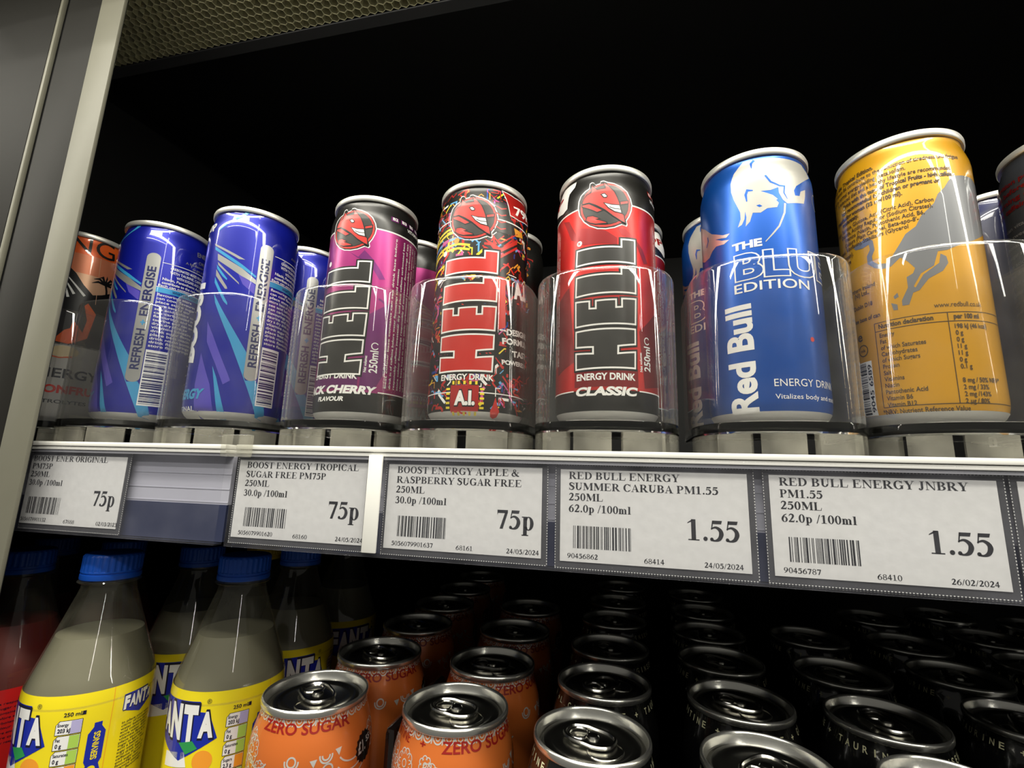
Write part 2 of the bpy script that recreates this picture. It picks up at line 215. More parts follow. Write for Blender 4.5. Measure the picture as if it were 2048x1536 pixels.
def merge(bm, other):
    me = bpy.data.meshes.new('tmp'); other.to_mesh(me); other.free(); bm.from_mesh(me); bpy.data.meshes.remove(me)
def lathe(bm, prof, mi=0, seg=96, cap0=False, cap1=False, zone=None, rfun=None):
    rings = []
    for (r, z) in prof:
        rings.append([bm.verts.new(((rfun(i, r, z) if rfun else r) * math.sin(2 * math.pi * i / seg), -(rfun(i, r, z) if rfun else r) * math.cos(2 * math.pi * i / seg), z)) for i in range(seg)])
    for k in range(len(rings) - 1):
        a, b = rings[k], rings[k + 1]; zm = (prof[k][1] + prof[k + 1][1]) / 2
        for i in range(seg):
            j = (i + 1) % seg
            f = bm.faces.new((a[i], a[j], b[j], b[i])); f.material_index = zone(zm) if zone else mi
    if cap0: bm.faces.new(rings[0][::-1]).material_index = mi
    if cap1: bm.faces.new(rings[-1]).material_index = mi
def tube(bm, pts, rad, mi=0, n=8, closed=False):
    pts = [Vector(p) for p in pts]; N = len(pts); rings = []
    for i, p in enumerate(pts):
        a = pts[(i - 1) % N] if closed or i else p; b = pts[(i + 1) % N] if closed or i < N - 1 else p
        t = (b - a).normalized(); u = t.orthogonal().normalized() if abs(t.z) > .9 else t.cross(Vector((0, 0, 1))).normalized(); v = u.cross(t)
        rings.append([bm.verts.new(p + rad * (math.cos(2 * math.pi * k / n) * u + math.sin(2 * math.pi * k / n) * v)) for k in range(n)])
    for i in range(N if closed else N - 1):
        a, b = rings[i], rings[(i + 1) % N]
        for k in range(n): bm.faces.new((a[k], a[(k + 1) % n], b[(k + 1) % n], b[k])).material_index = mi
    if not closed:
        bm.faces.new(rings[0][::-1]).material_index = mi; bm.faces.new(rings[-1]).material_index = mi

# ------------------------------------------------------------------ lettering
_cache = {}
def glyphs(s, bold=0.0):
    """flat triangles of a line of the built-in sans lettering, cap height 1"""
    k = (s, bold)
    if k in _cache: return _cache[k]
    cu = bpy.data.curves.new('line', 'FONT'); cu.body = s; cu.size = 1.0; cu.offset = bold; cu.resolution_u = 2 if len(s) > 18 else 4
    ob = bpy.data.objects.new('line', cu); me = ob.to_mesh()
    vs = [(v.co.x / 0.729, v.co.y / 0.729) for v in me.vertices]; fs = [tuple(p.vertices) for p in me.polygons]
    ob.to_mesh_clear(); bpy.data.objects.remove(ob); bpy.data.curves.remove(cu)
    if not vs: vs = [(0, 0)]
    _cache[k] = (vs, fs, min(v[0] for v in vs), max(v[0] for v in vs)); return _cache[k]
class Print:
    """artwork drawn flat in millimetres, later wrapped on a can, a bottle or a card"""
    def __init__(s, slots): s.slots = list(slots); s.bm = bmesh.new()
    def mi(s, m):
        if m not in s.slots: s.slots.append(m)
        return s.slots.index(m)
    def tri(s, vs, fs, m, lay):
        bv = [s.bm.verts.new((x, y, lay)) for x, y in vs]
        for f in fs:
            try: s.bm.faces.new([bv[i] for i in f]).material_index = s.mi(m)
            except ValueError: pass
    def poly(s, pts, m, lay=1, holes=()):
        loops = [[Vector((x, y, 0)) for x, y in pts]] + [[Vector((x, y, 0)) for x, y in h] for h in holes]
        flat = [(v.x, v.y) for l in loops for v in l]
        fs = []
        for t in tessellate_polygon(loops):
            a, b, c = (flat[i] for i in t)
            ar = (b[0] - a[0]) * (c[1] - a[1]) - (b[1] - a[1]) * (c[0] - a[0])
            if abs(ar) > 1e-9: fs.append(t if ar > 0 else (t[0], t[2], t[1]))
        s.tri(flat, fs, m, lay)
    def rect(s, x0, y0, x1, y1, m, lay=1): s.poly([(x0, y0), (x1, y0), (x1, y1), (x0, y1)], m, lay)
    def stroke(s, pts, w, m, lay=1, closed=False):
        n = len(pts); L = []; R = []
        for i in range(n):
            p = pts[i]; a = pts[i - 1] if (i or closed) else p; b = pts[(i + 1) % n] if (i < n - 1 or closed) else p
            d1 = Vector((p[0] - a[0], p[1] - a[1])); d2 = Vector((b[0] - p[0], b[1] - p[1]))
            if d1.length < 1e-6: d1 = d2
            if d2.length < 1e-6: d2 = d1
            d1.normalize(); d2.normalize(); t = (d1 + d2)
            if t.length < 1e-3: t = d1
            t.normalize(); nr = Vector((-t.y, t.x)); sc = min(2.0, 1 / max(.3, nr.dot(Vector((-d1.y, d1.x)))))
            ww = (w[i] if isinstance(w, (list, tuple)) else w) / 2 * sc
            L.append((p[0] + nr.x * ww, p[1] + nr.y * ww)); R.append((p[0] - nr.x * ww, p[1] - nr.y * ww))
        q = L + R; fs = []
        for i in range(n if closed else n - 1):
            j = (i + 1) % n; fs.append((i, n + i, n + j, j))
        s.tri(q, fs, m, lay)
    def disc(s, x, y, r, m, lay=1, ry=None, n=28):
        s.poly([(x + r * math.cos(2 * math.pi * i / n), y + (ry or r) * math.sin(2 * math.pi * i / n)) for i in range(n)], m, lay)
    def arc(s, x, y, r, a0, a1, w, m, lay=1, n=14, ry=None):
        s.stroke([(x + r * math.cos(a0 + (a1 - a0) * i / n), y + (ry or r) * math.sin(a0 + (a1 - a0) * i / n)) for i in range(n + 1)], w, m, lay)
    def text(s, t, p0, p1, h, m, lay=3, bold=0.02, shear=0.0):
        """letters from baseline start p0 to baseline end p1, cap height h"""
        vs, fs, x0, x1 = glyphs(t, bold)
        d = Vector((p1[0] - p0[0], p1[1] - p0[1])); W = d.length; d.normalize(); n = Vector((-d.y, d.x)); k = W / max(1e-6, x1 - x0)
        s.tri([(p0[0] + d.x * ((x - x0) * k + shear * y * h) + n.x * y * h, p0[1] + d.y * ((x - x0) * k + shear * y * h) + n.y * y * h) for x, y in vs], fs, m, lay)
    def line(s, t, x, y, h, m, lay=3, bold=0.0, wide=1.0, align='l', ang=0.0):
        vs, fs, x0, x1 = glyphs(t, bold); W = (x1 - x0) * h * wide
        ox = {'l': 0, 'r': -W, 'c': -W / 2}[align]; ca, sa = math.cos(ang), math.sin(ang)
        s.text(t, (x + ox * ca, y + ox * sa), (x + (ox + W) * ca, y + (ox + W) * sa), h, m, lay, bold)
        return W
    def wrap(s, bm, r0, prof, step=2.0, gap=0.04, vcuts=()):
        b = s.bm; xs = [v.co.x for v in b.verts]
        if not xs: return
        u = math.ceil(min(xs) / step) * step
        while u < max(xs):
            bmesh.ops.bisect_plane(b, geom=b.verts[:] + b.edges[:] + b.faces[:], plane_co=(u, 0, 0), plane_no=(1, 0, 0), dist=1e-5); u += step
        for vc in vcuts:
            bmesh.ops.bisect_plane(b, geom=b.verts[:] + b.edges[:] + b.faces[:], plane_co=(0, vc, 0), plane_no=(0, 1, 0), dist=1e-5)
        for v in b.verts:
            a = v.co.x / r0; z = v.co.y; r = prof(z) + 0.03 + gap * v.co.z
            v.co = Vector((r * math.sin(a), -r * math.cos(a), z)) / 1000
        merge(bm, b)
def interp(tab):
    def f(z):
        if z <= tab[0][0]: return tab[0][1]
        for (z0, r0), (z1, r1) in zip(tab, tab[1:]):
            if z <= z1: return r0 + (r1 - r0) * (z - z0) / (z1 - z0)
        return tab[-1][1]
    return f
# a bold roman lettering for the shelf tickets: brush strokes with thick and thin parts and slab serifs
def _arc(cx, cy, rx, ry, a0, a1, thick, thin, n=16):
    o = []; i_ = []
    for k in range(n + 1):
        a = math.radians(a0 + (a1 - a0) * k / n); c, s = math.cos(a), math.sin(a)
        o.append((cx + rx * c, cy + ry * s)); i_.append((cx + (rx - thick) * c, cy + (ry - thin) * s))
    return ('q', o, i_)
def _brush(pts, ws):
    P = [Vector(p) for p in pts]; out = []; n = len(P); rs = []
    for i in range(n - 1):
        p0, p1, p2, p3 = P[max(0, i - 1)], P[i], P[i + 1], P[min(n - 1, i + 2)]
        for k in range(5):
            t = k / 5; out.append(0.5 * (2 * p1 + (p2 - p0) * t + (2 * p0 - 5 * p1 + 4 * p2 - p3) * t * t + (3 * p1 - p0 - 3 * p2 + p3) * t ** 3)); rs.append(ws[i] + (ws[i + 1] - ws[i]) * t)
    out.append(P[-1]); rs.append(ws[-1]); L = []; R = []
    for i, p in enumerate(out):
        d = out[min(i + 1, len(out) - 1)] - out[max(0, i - 1)]; d.normalize(); L.append((p.x - d.y * rs[i] / 2, p.y + d.x * rs[i] / 2)); R.append((p.x + d.y * rs[i] / 2, p.y - d.x * rs[i] / 2))
    return ('q', L, R)
def roman(ch, B=0.215, h=0.05):
    st = lambda x, y0=0, y1=1, sb=1, stp=1: [('r', x, y0, x + B, y1)] + ([('r', x - .085, y0, x + B + .085, y0 + h)] if sb else []) + ([('r', x - .085, y1 - h, x + B + .085, y1)] if stp else [])
    hs = lambda x0, x1, y: ('r', x0, y, x1, y + h)
    dg = lambda x0, y0, x1, y1, w: ('p', [(x0, y0), (x0 + w, y0), (x1 + w, y1), (x1, y1)])
    sf = lambda x0, x1, y: ('r', x0, y, x1, y + h)
    dot = lambda x, y, r: ('p', [(x + r * math.cos(a * .5236), y + r * math.sin(a * .5236)) for a in range(12)])
    t = h * 1.1; g = {}
    if ch == ' ': return [], 0.36
    if ch == '.': return [dot(.17, .10, .105)], 0.37
    if ch == '/': return [dg(0, -.03, .34, 1.03, .09)], 0.46
    if ch == '1': return [('r', .24, 0, .24 + B, 1), sf(.08, .62, 0), ('p', [(.06, .84), (.30, 1), (.24 + B, 1), (.24, .88), (.06, .80)])], 0.74
    if ch == '0': return [_arc(.35, .5, .33, .52, 0, 360, B * .95, t, 26)], 0.74
    if ch == '7': return [('p', [(.04, .98), (.66, .98), (.66, .82), (.08, .82), (.04, .70)]), ('p', [(.5, .86), (.66, .86), (.38, 0), (.2, 0)])], 0.74
    if ch == '5': return [('p', [(.16, .98), (.62, .98), (.57, .82), (.15, .82)]), ('p', [(.15, .98), (.21, .98), (.13, .55), (.08, .55)]), _brush([(.08, .58), (.30, .66), (.50, .54), (.56, .34), (.46, .12), (.26, 0.03), (.08, .07)], [.05, .1, .17, .22, .18, .08, .1]), dot(.10, .09, .085)], 0.74
    if ch == '2': return [_brush([(.08, .74), (.18, .92), (.34, .98), (.50, .88), (.52, .70), (.40, .46), (.22, .22), (.08, .06)], [.05, .1, .13, .2, .22, .17, .11, .08]), ('p', [(.05, 0), (.60, 0), (.68, .26), (.63, .26), (.56, .16), (.05, .16)])], 0.74
    if ch == '3': return [_brush([(.08, .78), (.18, .93), (.34, .98), (.48, .88), (.48, .70), (.34, .56), (.22, .52)], [.05, .1, .1, .18, .2, .1, .06]), _brush([(.26, .53), (.46, .48), (.56, .30), (.48, .10), (.28, .02), (.10, .06)], [.06, .14, .22, .18, .08, .1]), dot(.12, .10, .08)], 0.74
    if ch == '4': return [('r', .36, 0, .36 + B, 1), ('p', [(.02, .25), (.66, .25), (.66, .38), (.02, .38)]), ('p', [(.02, .36), (.12, .36), (.48, 1), (.38, 1)])], 0.74
    if ch == '6': return [_arc(.36, .32, .33, .34, 0, 360, B * .95, t, 22), _brush([(.60, .98), (.36, .84), (.18, .58), (.13, .34)], [.05, .12, .19, .22])], 0.76
    if ch == '9': return [_arc(.34, .67, .33, .34, 0, 360, B * .95, t, 22), _brush([(.10, .02), (.34, .16), (.52, .42), (.57, .66)], [.05, .12, .19, .22])], 0.76
    if ch == '8': return [_arc(.36, .27, .33, .28, 0, 360, B * .85, t, 22), _arc(.36, .76, .28, .25, 0, 360, B * .75, t, 22)], 0.76
    if ch == 'B': return st(.12) + [_arc(.42, .75, .36, .25, -90, 90, B, h), hs(.1, .44, .95), hs(.1, .44, .48), _arc(.44, .26, .40, .265, -90, 90, B * 1.05, h), hs(.1, .46, 0)], 0.92
    if ch == 'P': return st(.12) + [_arc(.42, .72, .38, .28, -90, 90, B, h), hs(.1, .44, .95), hs(.1, .44, .44)], 0.86
    if ch == 'R': return st(.12) + [_arc(.42, .73, .38, .27, -90, 90, B, h), hs(.1, .44, .95), hs(.1, .46, .46), ('p', [(.36, .48), (.58, .50), (.98, 0), (.72, 0)]), sf(.68, 1.02, 0)], 1.02
    if ch == 'D': return st(.12) + [_arc(.40, .5, .54, .5, -90, 90, B * 1.05, h), hs(.1, .42, .95), hs(.1, .42, 0)], 1.02
    if ch in 'EF': return st(.12) + [hs(.1, .80, .95), ('p', [(.80, 1), (.75, .97), (.73, .72), (.77, .72)]), hs(.3, .60, .48), ('r', .55, .36, .60, .64)] + ([hs(.1, .82, 0), ('p', [(.82, 0), (.87, .30), (.83, .30), (.76, .04)])] if ch == 'E' else []), 0.94 if ch == 'E' else 0.88
    if ch == 'L': return st(.12) + [hs(.1, .80, 0), ('p', [(.80, 0), (.86, .34), (.82, .34), (.74, .04)])], 0.92
    if ch == 'T': return st(.36, sb=1, stp=0) + [('r', .06, .95, .88, 1), ('p', [(.06, 1), (.10, 1), (.08, .70), (.04, .70)]), ('p', [(.84, 1), (.88, 1), (.90, .70), (.86, .70)])], 0.95
    if ch == 'I': return st(.12), 0.50
    if ch == 'J': return [('r', .24, .2, .24 + B, 1), sf(.14, .55, .95), _brush([(.345, .24), (.30, .06), (.16, -.02), (.08, .06)], [B, .16, .08, .08]), dot(.09, .10, .085)], 0.62
    if ch == 'N': return [('r', .16, 0, .22, 1), sf(.04, .34, 0), ('p', [(.06, 1), (.30, 1), (.90, .02), (.86, -.01), (.80, -.01)]), ('r', .84, 0, .90, 1), sf(.72, 1.02, .95)], 1.06
    if ch == 'M': return [('r', .16, 0, .22, 1), sf(.04, .34, 0), ('p', [(.06, 1), (.36, 1), (.70, .25), (.58, 0)]), ('p', [(.58, 0), (.66, .12), (1.02, 1), (.95, 1)]), ('r', .95, 0, .95 + B, 1), sf(.85, 1.25, 0), sf(.95, 1.25, .95)], 1.30
    if ch == 'U': return [('r', .14, .3, .14 + B, 1), sf(.04, .46, .95), _arc(.48, .33, .34, .35, 180, 360, B * .9, .10), ('r', .76, .3, .82, 1), sf(.66, .94, .95)], 1.0
    if ch == 'A': return [('p', [(.10, 0), (.16, 0), (.48, .92), (.46, 1.02)]), ('p', [(.62, 0), (.88, 0), (.50, 1.02), (.44, .9)]), hs(.24, .68, .30), sf(0, .30, 0), sf(.54, .98, 0)], 0.99
    if ch == 'Y': return [('r', .38, 0, .38 + B, .45), sf(.28, .70, 0), ('p', [(.06, 1), (.32, 1), (.60, .44), (.38, .44)]), ('p', [(.54, .44), (.58, .40), (.88, 1), (.82, 1)]), sf(0, .44, .95), sf(.70, .98, .95)], 0.98
    if ch in 'OCG':
        if ch == 'O': return [_arc(.50, .5, .46, .52, 0, 360, B * 1.05, h, 30)], 1.02
        r = [_arc(.50, .5, .46, .52, 40, 318, B * 1.05, h * 1.2, 28), ('r', .82, .68, .87, 1.0)]
        if ch == 'G': return r + [('r', .72, .04, .72 + B * .95, .42), sf(.60, 1.0, .40)], 1.04
        return r + [_brush([(.80, .14), (.88, .26)], [.05, .04])], 0.96
    if ch == 'S': return [_brush([(.64, .76), (.52, .92), (.36, .98), (.18, .88), (.16, .72), (.32, .58), (.52, .45), (.62, .28), (.50, .08), (.32, .02), (.16, .10), (.08, .26)], [.05, .08, .1, .18, .2, .23, .24, .2, .14, .09, .07, .05]), ('r', .64, .68, .69, 1.0), ('r', .06, 0, .11, .32)], 0.76
    if ch == '&': return [_arc(.40, .76, .20, .24, 0, 360, .12, h, 20), _brush([(.28, .66), (.50, .36), (.78, .06), (1.02, .02)], [.16, .24, .2, .1]), _brush([(.36, .54), (.14, .40), (.10, .18), (.28, .02), (.52, .06), (.76, .28), (.84, .52)], [.06, .16, .22, .14, .06, .06, .06]), sf(.70, 1.0, .50)], 1.12
    if ch == 'l': return st(.10, 0, 1, 1, 0) + [('r', .01, .95, .12, 1)], 0.42
    if ch == 'p': return st(.10, -.3, .68, 1, 0) + [('r', .01, .63, .12, .68), _arc(.40, .33, .30, .36, -150, 150, B * .95, h)], 0.80
    if ch == 'm':
        r = st(.08, 0, .68, 1, 0) + [('r', 0, .63, .12, .68)]
        for x in (.40, .76): r += [('r', x, 0, x + B, .48), sf(x - .06, x + B + .06, 0), _arc(x - .02, .46, B + .02, .23, 0, 130, B * .9, .09, 8)]
        return r, 1.14
    return [], 0.5
def roman_line(pr, s, x, y, hgt, m='ink', lay=2, width=None, align='l', B=0.215, h=0.05):
    k = hgt; tot = sum(roman(c)[1] for c in s) - .04; sx = (width / (tot * k)) if width else 1.0
    if align == 'r': x -= tot * k * sx
    for c in s:
        parts, adv = roman(c, B, h)
        for p in parts:
            if p[0] == 'r': pr.rect(x + p[1] * k * sx, y + p[2] * k, x + p[3] * k * sx, y + p[4] * k, m, lay)
            elif p[0] == 'p': pr.poly([(x + a * k * sx, y + b * k) for a, b in p[1]], m, lay)
            else:
                n = len(p[1]); vs = [(x + a * k * sx, y + b * k) for a, b in p[1] + p[2]]
                fs = []
                for i in range(n - 1):
                    q = (i, i + 1, n + i + 1, n + i); a, b, c_ = vs[q[0]], vs[q[1]], vs[q[2]]
                    ar = (b[0] - a[0]) * (c_[1] - a[1]) - (b[1] - a[1]) * (c_[0] - a[0]); fs.append(q if ar > 0 else q[::-1])
                pr.tri(vs, fs, m, lay)
        x += adv * k * sx
def ladder(pr, x0, y0, x1, y1, m, lay, seed, horizontal=False, n=30):
    rnd = random.Random(seed); L = (y1 - y0) if horizontal else (x1 - x0); t = 0; u = L / (n * 3.4)
    while t < L:
        w_ = rnd.choice((1, 1, 2, 3)) * u; w_ = min(w_, L - t)
        if horizontal: pr.rect(x0, y0 + t, x1, y0 + t + w_, m, lay)
        else: pr.rect(x0 + t, y0, x0 + t + w_, y1, m, lay)
        t += w_ + rnd.choice((1, 1, 2, 3)) * u
# ------------------------------------------------------------------ the cabinet
SHELF = -0.0085          # top of the upper shelf
FLOOR = -0.3040          # top of the lower shelf
RIMZ = -0.1358           # tops of the tall cans
def slab(name, x0, x1, y0, y1, z0, z1, m, label, cat):
    bm = bmesh.new(); box(bm, x0, x1, y0, y1, z0, z1); return struct(finish(bm, name, [m], smooth=False), label, cat)
slab('wall_back', -0.50, 0.62, 0.42, 0.43, -0.33, 0.40, 'cabinet_black', 'black back wall of the chilled cabinet', 'wall')
slab('wall_left', -0.50, -0.49, -0.16, 0.42, -0.33, 0.40, 'cabinet_black', 'black left side wall of the chilled cabinet', 'wall')
slab('wall_right', 0.612, 0.622, -0.16, 0.42, -0.33, 0.40, 'cabinet_black', 'black right side wall of the chilled cabinet', 'wall')
slab('ceiling', -0.50, 0.62, -0.0765, 0.42, 0.345, 0.355, 'cabinet_black', 'black canopy underside above the top shelf', 'ceiling')
slab('floor', -0.50, 0.62, -0.17, 0.42, FLOOR - 0.02, FLOOR, 'cabinet_black', 'black lower shelf deck under the bottles and tall cans', 'shelf')
# scuffs on the back wall
bm = bmesh.new()
for (x, z, l, a) in ((-0.50, 0.415, .03, -1.1), (-0.30, 0.33, .02, -.9), (-0.44, .33, .018, -1.0), (-.16, .24, .015, -.9)):
    if x < -.48: x = -.46
    dx, dz = math.cos(a) * l / 2, math.sin(a) * l / 2; z = min(z, .34 - abs(dz))
    vs = [bm.verts.new(p) for p in ((x - dx, .4199, z - dz), (x + dx * .2, .4199, z + dz * .2 - .0012), (x + dx, .4199, z + dz), (x + dx * .1, .4199, z + dz * .1 + .0012))]
    bm.faces.new(vs)
sc_ = finish(bm, 'wall_scuffs', ['scuff'], smooth=False); sc_.parent = bpy.data.objects['wall_back']
# front upright at the left
bm = bmesh.new()
box(bm, -0.60, -0.3180, -0.1690, -0.1660, -0.6, 0.6, 2)
box(bm, -0.3330, -0.3130, -0.1715, -0.1692, -0.6, 0.6, 0, 0.0006)
box(bm, -0.3625, -0.3332, -0.1712, -0.1692, -0.6, 0.6, 1, 0.0006)
box(bm, -0.3695, -0.3670, -0.1722, -0.1692, -0.6, 0.6, 0, 0.0007)
box(bm, -0.60, -0.3697, -0.1722, -0.1692, -0.6, 0.6, 1, 0.0006)
struct(finish(bm, 'trim_1', ['post_pale', 'post_grey', 'cabinet_black'], smooth=True), 'grey metal front upright of the cabinet with a pale edge strip', 'upright')
# air grille under the canopy
gr = thing('air_grille', 'olive honeycomb air grille in the canopy above the top shelf', 'grille', (0, -0.0875, 0.33))
bm = bmesh.new(); P_ = 0.0066; R2 = P_ / math.sqrt(3); ri = R2 * 0.92
rows = 28
for j in range(rows):
    for i in range(130):
        cx = -0.475 + i * P_ + (P_ / 2 if j % 2 else 0); cy = -0.0035 - j * P_ * .866
        o = []; n_ = []; d = []
        for k in range(6):
            a = math.pi / 6 + k * math.pi / 3; c, s = math.cos(a), math.sin(a)
            o.append(bm.verts.new((cx + R2 * c, cy + R2 * s, 0))); n_.append(bm.verts.new((cx + ri * c, cy + ri * s, 0))); d.append(bm.verts.new((cx + ri * c, cy + ri * s, 0.018)))
        for k in range(6):
            q = (k + 1) % 6; bm.faces.new((o[k], n_[k], n_[q], o[q])); bm.faces.new((n_[k], d[k], d[q], n_[q]))
finish(bm, 'honeycomb', ['grille_olive'], gr, smooth=False)
bm = bmesh.new(); box(bm, -0.49, 0.40, -0.165, 0.0, 0.0182, 0.0222); finish(bm, 'grille_plenum', ['cabinet_black'], gr, smooth=False)
bm = bmesh.new(); box(bm, -0.49, 0.62, 0.0005, 0.0105, -0.0005, 0.0150, 0, 0.0006); finish(bm, 'grille_trim', ['trim_charcoal'], gr, smooth=False)

# ------------------------------------------------------------------ upper shelf with its ticket channels
sh = thing('shelf', 'black upper shelf carrying the slim cans in clear holders', 'shelf', (0, 0, SHELF))
bm = bmesh.new(); box(bm, -0.488, 0.61, -0.1500, 0.40, -0.022, 0.0); finish(bm, 'shelf_board', ['cabinet_black'], sh, smooth=False)
def channel(label, x0, x1, navy):
    t = thing('ticket_channel', label, 'ticket channel', (x0, -0.1502, SHELF), 0, 'ticket channels on the shelf edge'); W_ = x1 - x0
    bm = bmesh.new()
    box(bm, 0, W_, -0.0104, 0, -0.0022, 0.0002, 0, 0.0004); box(bm, 0, W_, -0.0098, 0, -0.0042, -0.0024, 0, 0.0003); box(bm, 0, W_, -0.0092, -0.001, -0.0056, -0.0044, 1)
    finish(bm, 'rail', ['white_plastic', 'grey_plastic'], t)
    bm = bmesh.new(); box(bm, 0, W_, -0.0040, -0.0016, -0.0300, -0.0056); 
    for z in (-0.0150, -0.0226, -0.0292): box(bm, 0, W_, -0.0042, -0.0040, z, z + .0005)
    finish(bm, 'backing_upper', ['pale_plastic'], t, smooth=False)
    bm = bmesh.new(); box(bm, 0, W_, -0.0046, -0.0030, -0.0480, -0.0300); finish(bm, 'backing_lower', ['navy_plastic'], t, smooth=False)
    bm = bmesh.new(); box(bm, 0, W_, -0.0100, -0.0090, -0.0490, -0.0030, 0, 0.0003); box(bm, 0, W_, -0.0090, -0.0046, -0.0490, -0.0482)
    finish(bm, 'clear_flap', ['clear_flap'], t)
    return t
channel('left ticket channel with a single ticket and an empty stretch', -0.4860, -0.1965, True)
channel('right ticket channel holding the row of red bull and boost tickets'.replace('red bull and boost ', 'larger '), -0.1905, 0.6080, True)
# white strip added for the glare on the flap joint between two tickets
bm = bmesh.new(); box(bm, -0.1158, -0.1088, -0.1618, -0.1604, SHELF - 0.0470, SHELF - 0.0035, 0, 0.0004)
tag(finish(bm, 'glare_strip', ['white_plastic']), 'upright white strip standing in for glare between two boost price tickets'.replace('boost ', '75p '), 'glare strip')
bm = bmesh.new(); box(bm, -0.1965, -0.1800, -0.1640, -0.1608, SHELF - 0.006, SHELF + 0.005, 0, 0.0006)
tag(finish(bm, 'joint_tab', ['clear_base']), 'small clear plastic tab on the joint of the two ticket channels', 'tab')
def ticket(label, x0, z0, W_, lines, price, code, num, date, seed, w1=2.2, l1w=None, tall=42.3, low=False):
    t = thing('price_ticket', label, 'price ticket', (x0, -0.1574, z0), 0, 'price tickets on the shelf edge')
    bm = bmesh.new(); box(bm, 0, W_ / 1000, 0, 0.0005, -tall / 1000, 0, 0)
    pr = Print(['card', 'card_edge'])
    n = int(W_ / 1.1)
    for i in range(n): pr.rect(i * W_ / n, -tall, i * W_ / n + .5, -tall + .35, 'card_edge', 1); pr.rect(i * W_ / n, -.3, i * W_ / n + .4, 0, 'card_edge', 1)
    n = int(tall / 1.1)
    for i in range(n): pr.rect(0, -i * tall / n - .5, .3, -i * tall / n, 'card_edge', 1); pr.rect(W_ - .35, -i * tall / n - .5, W_, -i * tall / n, 'card_edge', 1)
    for v in pr.bm.verts: v.co = (v.co.x / 1000, -0.00004, v.co.y / 1000)
    merge(bm, pr.bm); finish(bm, 'backing_card', pr.slots, t, smooth=False)
    bm = bmesh.new(); a, b_, c_, d_ = w1, W_ - 2.6, -tall + 2.9, -2.0
    box(bm, a / 1000, b_ / 1000, -0.0003, -0.00005, c_ / 1000, d_ / 1000, 0)
    pr = Print(['paper', 'ink'])
    dx = 5.7 if W_ > 72 else 1.8
    ys = (-5.9, -10.4, -14.8, -19.5) if not low else (-5.6, -9.9, -14.3, -18.9)
    for k, (s, wd) in enumerate(lines): roman_line(pr, s, dx, ys[k] + (.3 if low else 0), 3.0, width=wd)
    if price: roman_line(pr, price[0], price[1], -28.2, 8.0, width=price[2])
    if price: ladder(pr, dx + 2.0, -34.0, dx + 25.5, -25.0, 'ink', 2, seed)
    if price: roman_line(pr, code[0], dx - .4 if dx > 3 else 1.0, -38.0, 1.9, width=code[1], B=.16, h=.055)
    roman_line(pr, num, dx + 30.3, -38.2, 1.9, width=7.8, B=.16, h=.055)
    roman_line(pr, date, dx + 53.0, -38.2, 1.9, width=14.2, B=.16, h=.055)
    for v in pr.bm.verts: v.co = (v.co.x / 1000, -0.0003 - 0.00003 * v.co.z, v.co.y / 1000)
    merge(bm, pr.bm); finish(bm, 'paper_label', pr.slots, t, smooth=False)
    return t
ticket('leftmost price ticket, 75p, boost original, beside the grey upright'.replace('boost original, ', 'sitting '), -0.3294, -0.0140, 71.0, [('BOOST ENER ORIGINAL', 53.5), ('PM75P', 14.9), ('250ML', 14.2), ('30.0p /100ml', 24.4)], ('75p', 49.6, 15.4), ('5056079901132', 18.5), '67888', '02/03/2023', 1, w1=.3, low=True)
ticket('75p price ticket headed tropical sugar free, left of the white glare strip', -0.1905, -0.0137, 75.0, [('BOOST ENERGY TROPICAL', 62.2), ('SUGAR FREE PM75P', 45), ('250ML', 14.2), ('30.0p /100ml', 24.8)], ('75p', 53.5, 16.7), ('5056079901620', 19.5), '68160', '24/05/2024', 2, w1=1.3)
ticket('75p price ticket headed apple and raspberry, right of the white glare strip', -0.1085, -0.0139, 76.3, [('BOOST ENERGY APPLE &', 58), ('RASPBERRY SUGAR FREE', 59), ('250ML', 14.2), ('30.0p /100ml', 24.8)], ('75p', 54.0, 16.8), ('5056079901637', 20), '68161', '24/05/2024', 3, w1=1.4)
ticket('left 1.55 price ticket with two title lines, below the red and black can', -0.0290, -0.0142, 78.4, [('RED BULL ENERGY', 44.8), ('SUMMER CARUBA PM1.55', 59.4), ('250ML', 14.3), ('62.0p /100ml', 25.4)], ('1.55', 52.5, 19.7), ('90456862', 12.5), '68414', '24/05/2024', 4)
ticket('right 1.55 price ticket with a wide one-line title, below the blue bull can', 0.0525, -0.0142, 79.0, [('RED BULL ENERGY JNBRY', 62), ('PM1.55', 14.9), ('250ML', 14.3), ('62.0p /100ml', 25.4)], ('1.55', 53.2, 19.6), ('90456787', 12.6), '68410', '26/02/2024', 5)
ticket('cut-off price ticket at the far right end of the row', 0.1328, -0.0142, 79.0, [], None, ('', 12), '', '', 6)

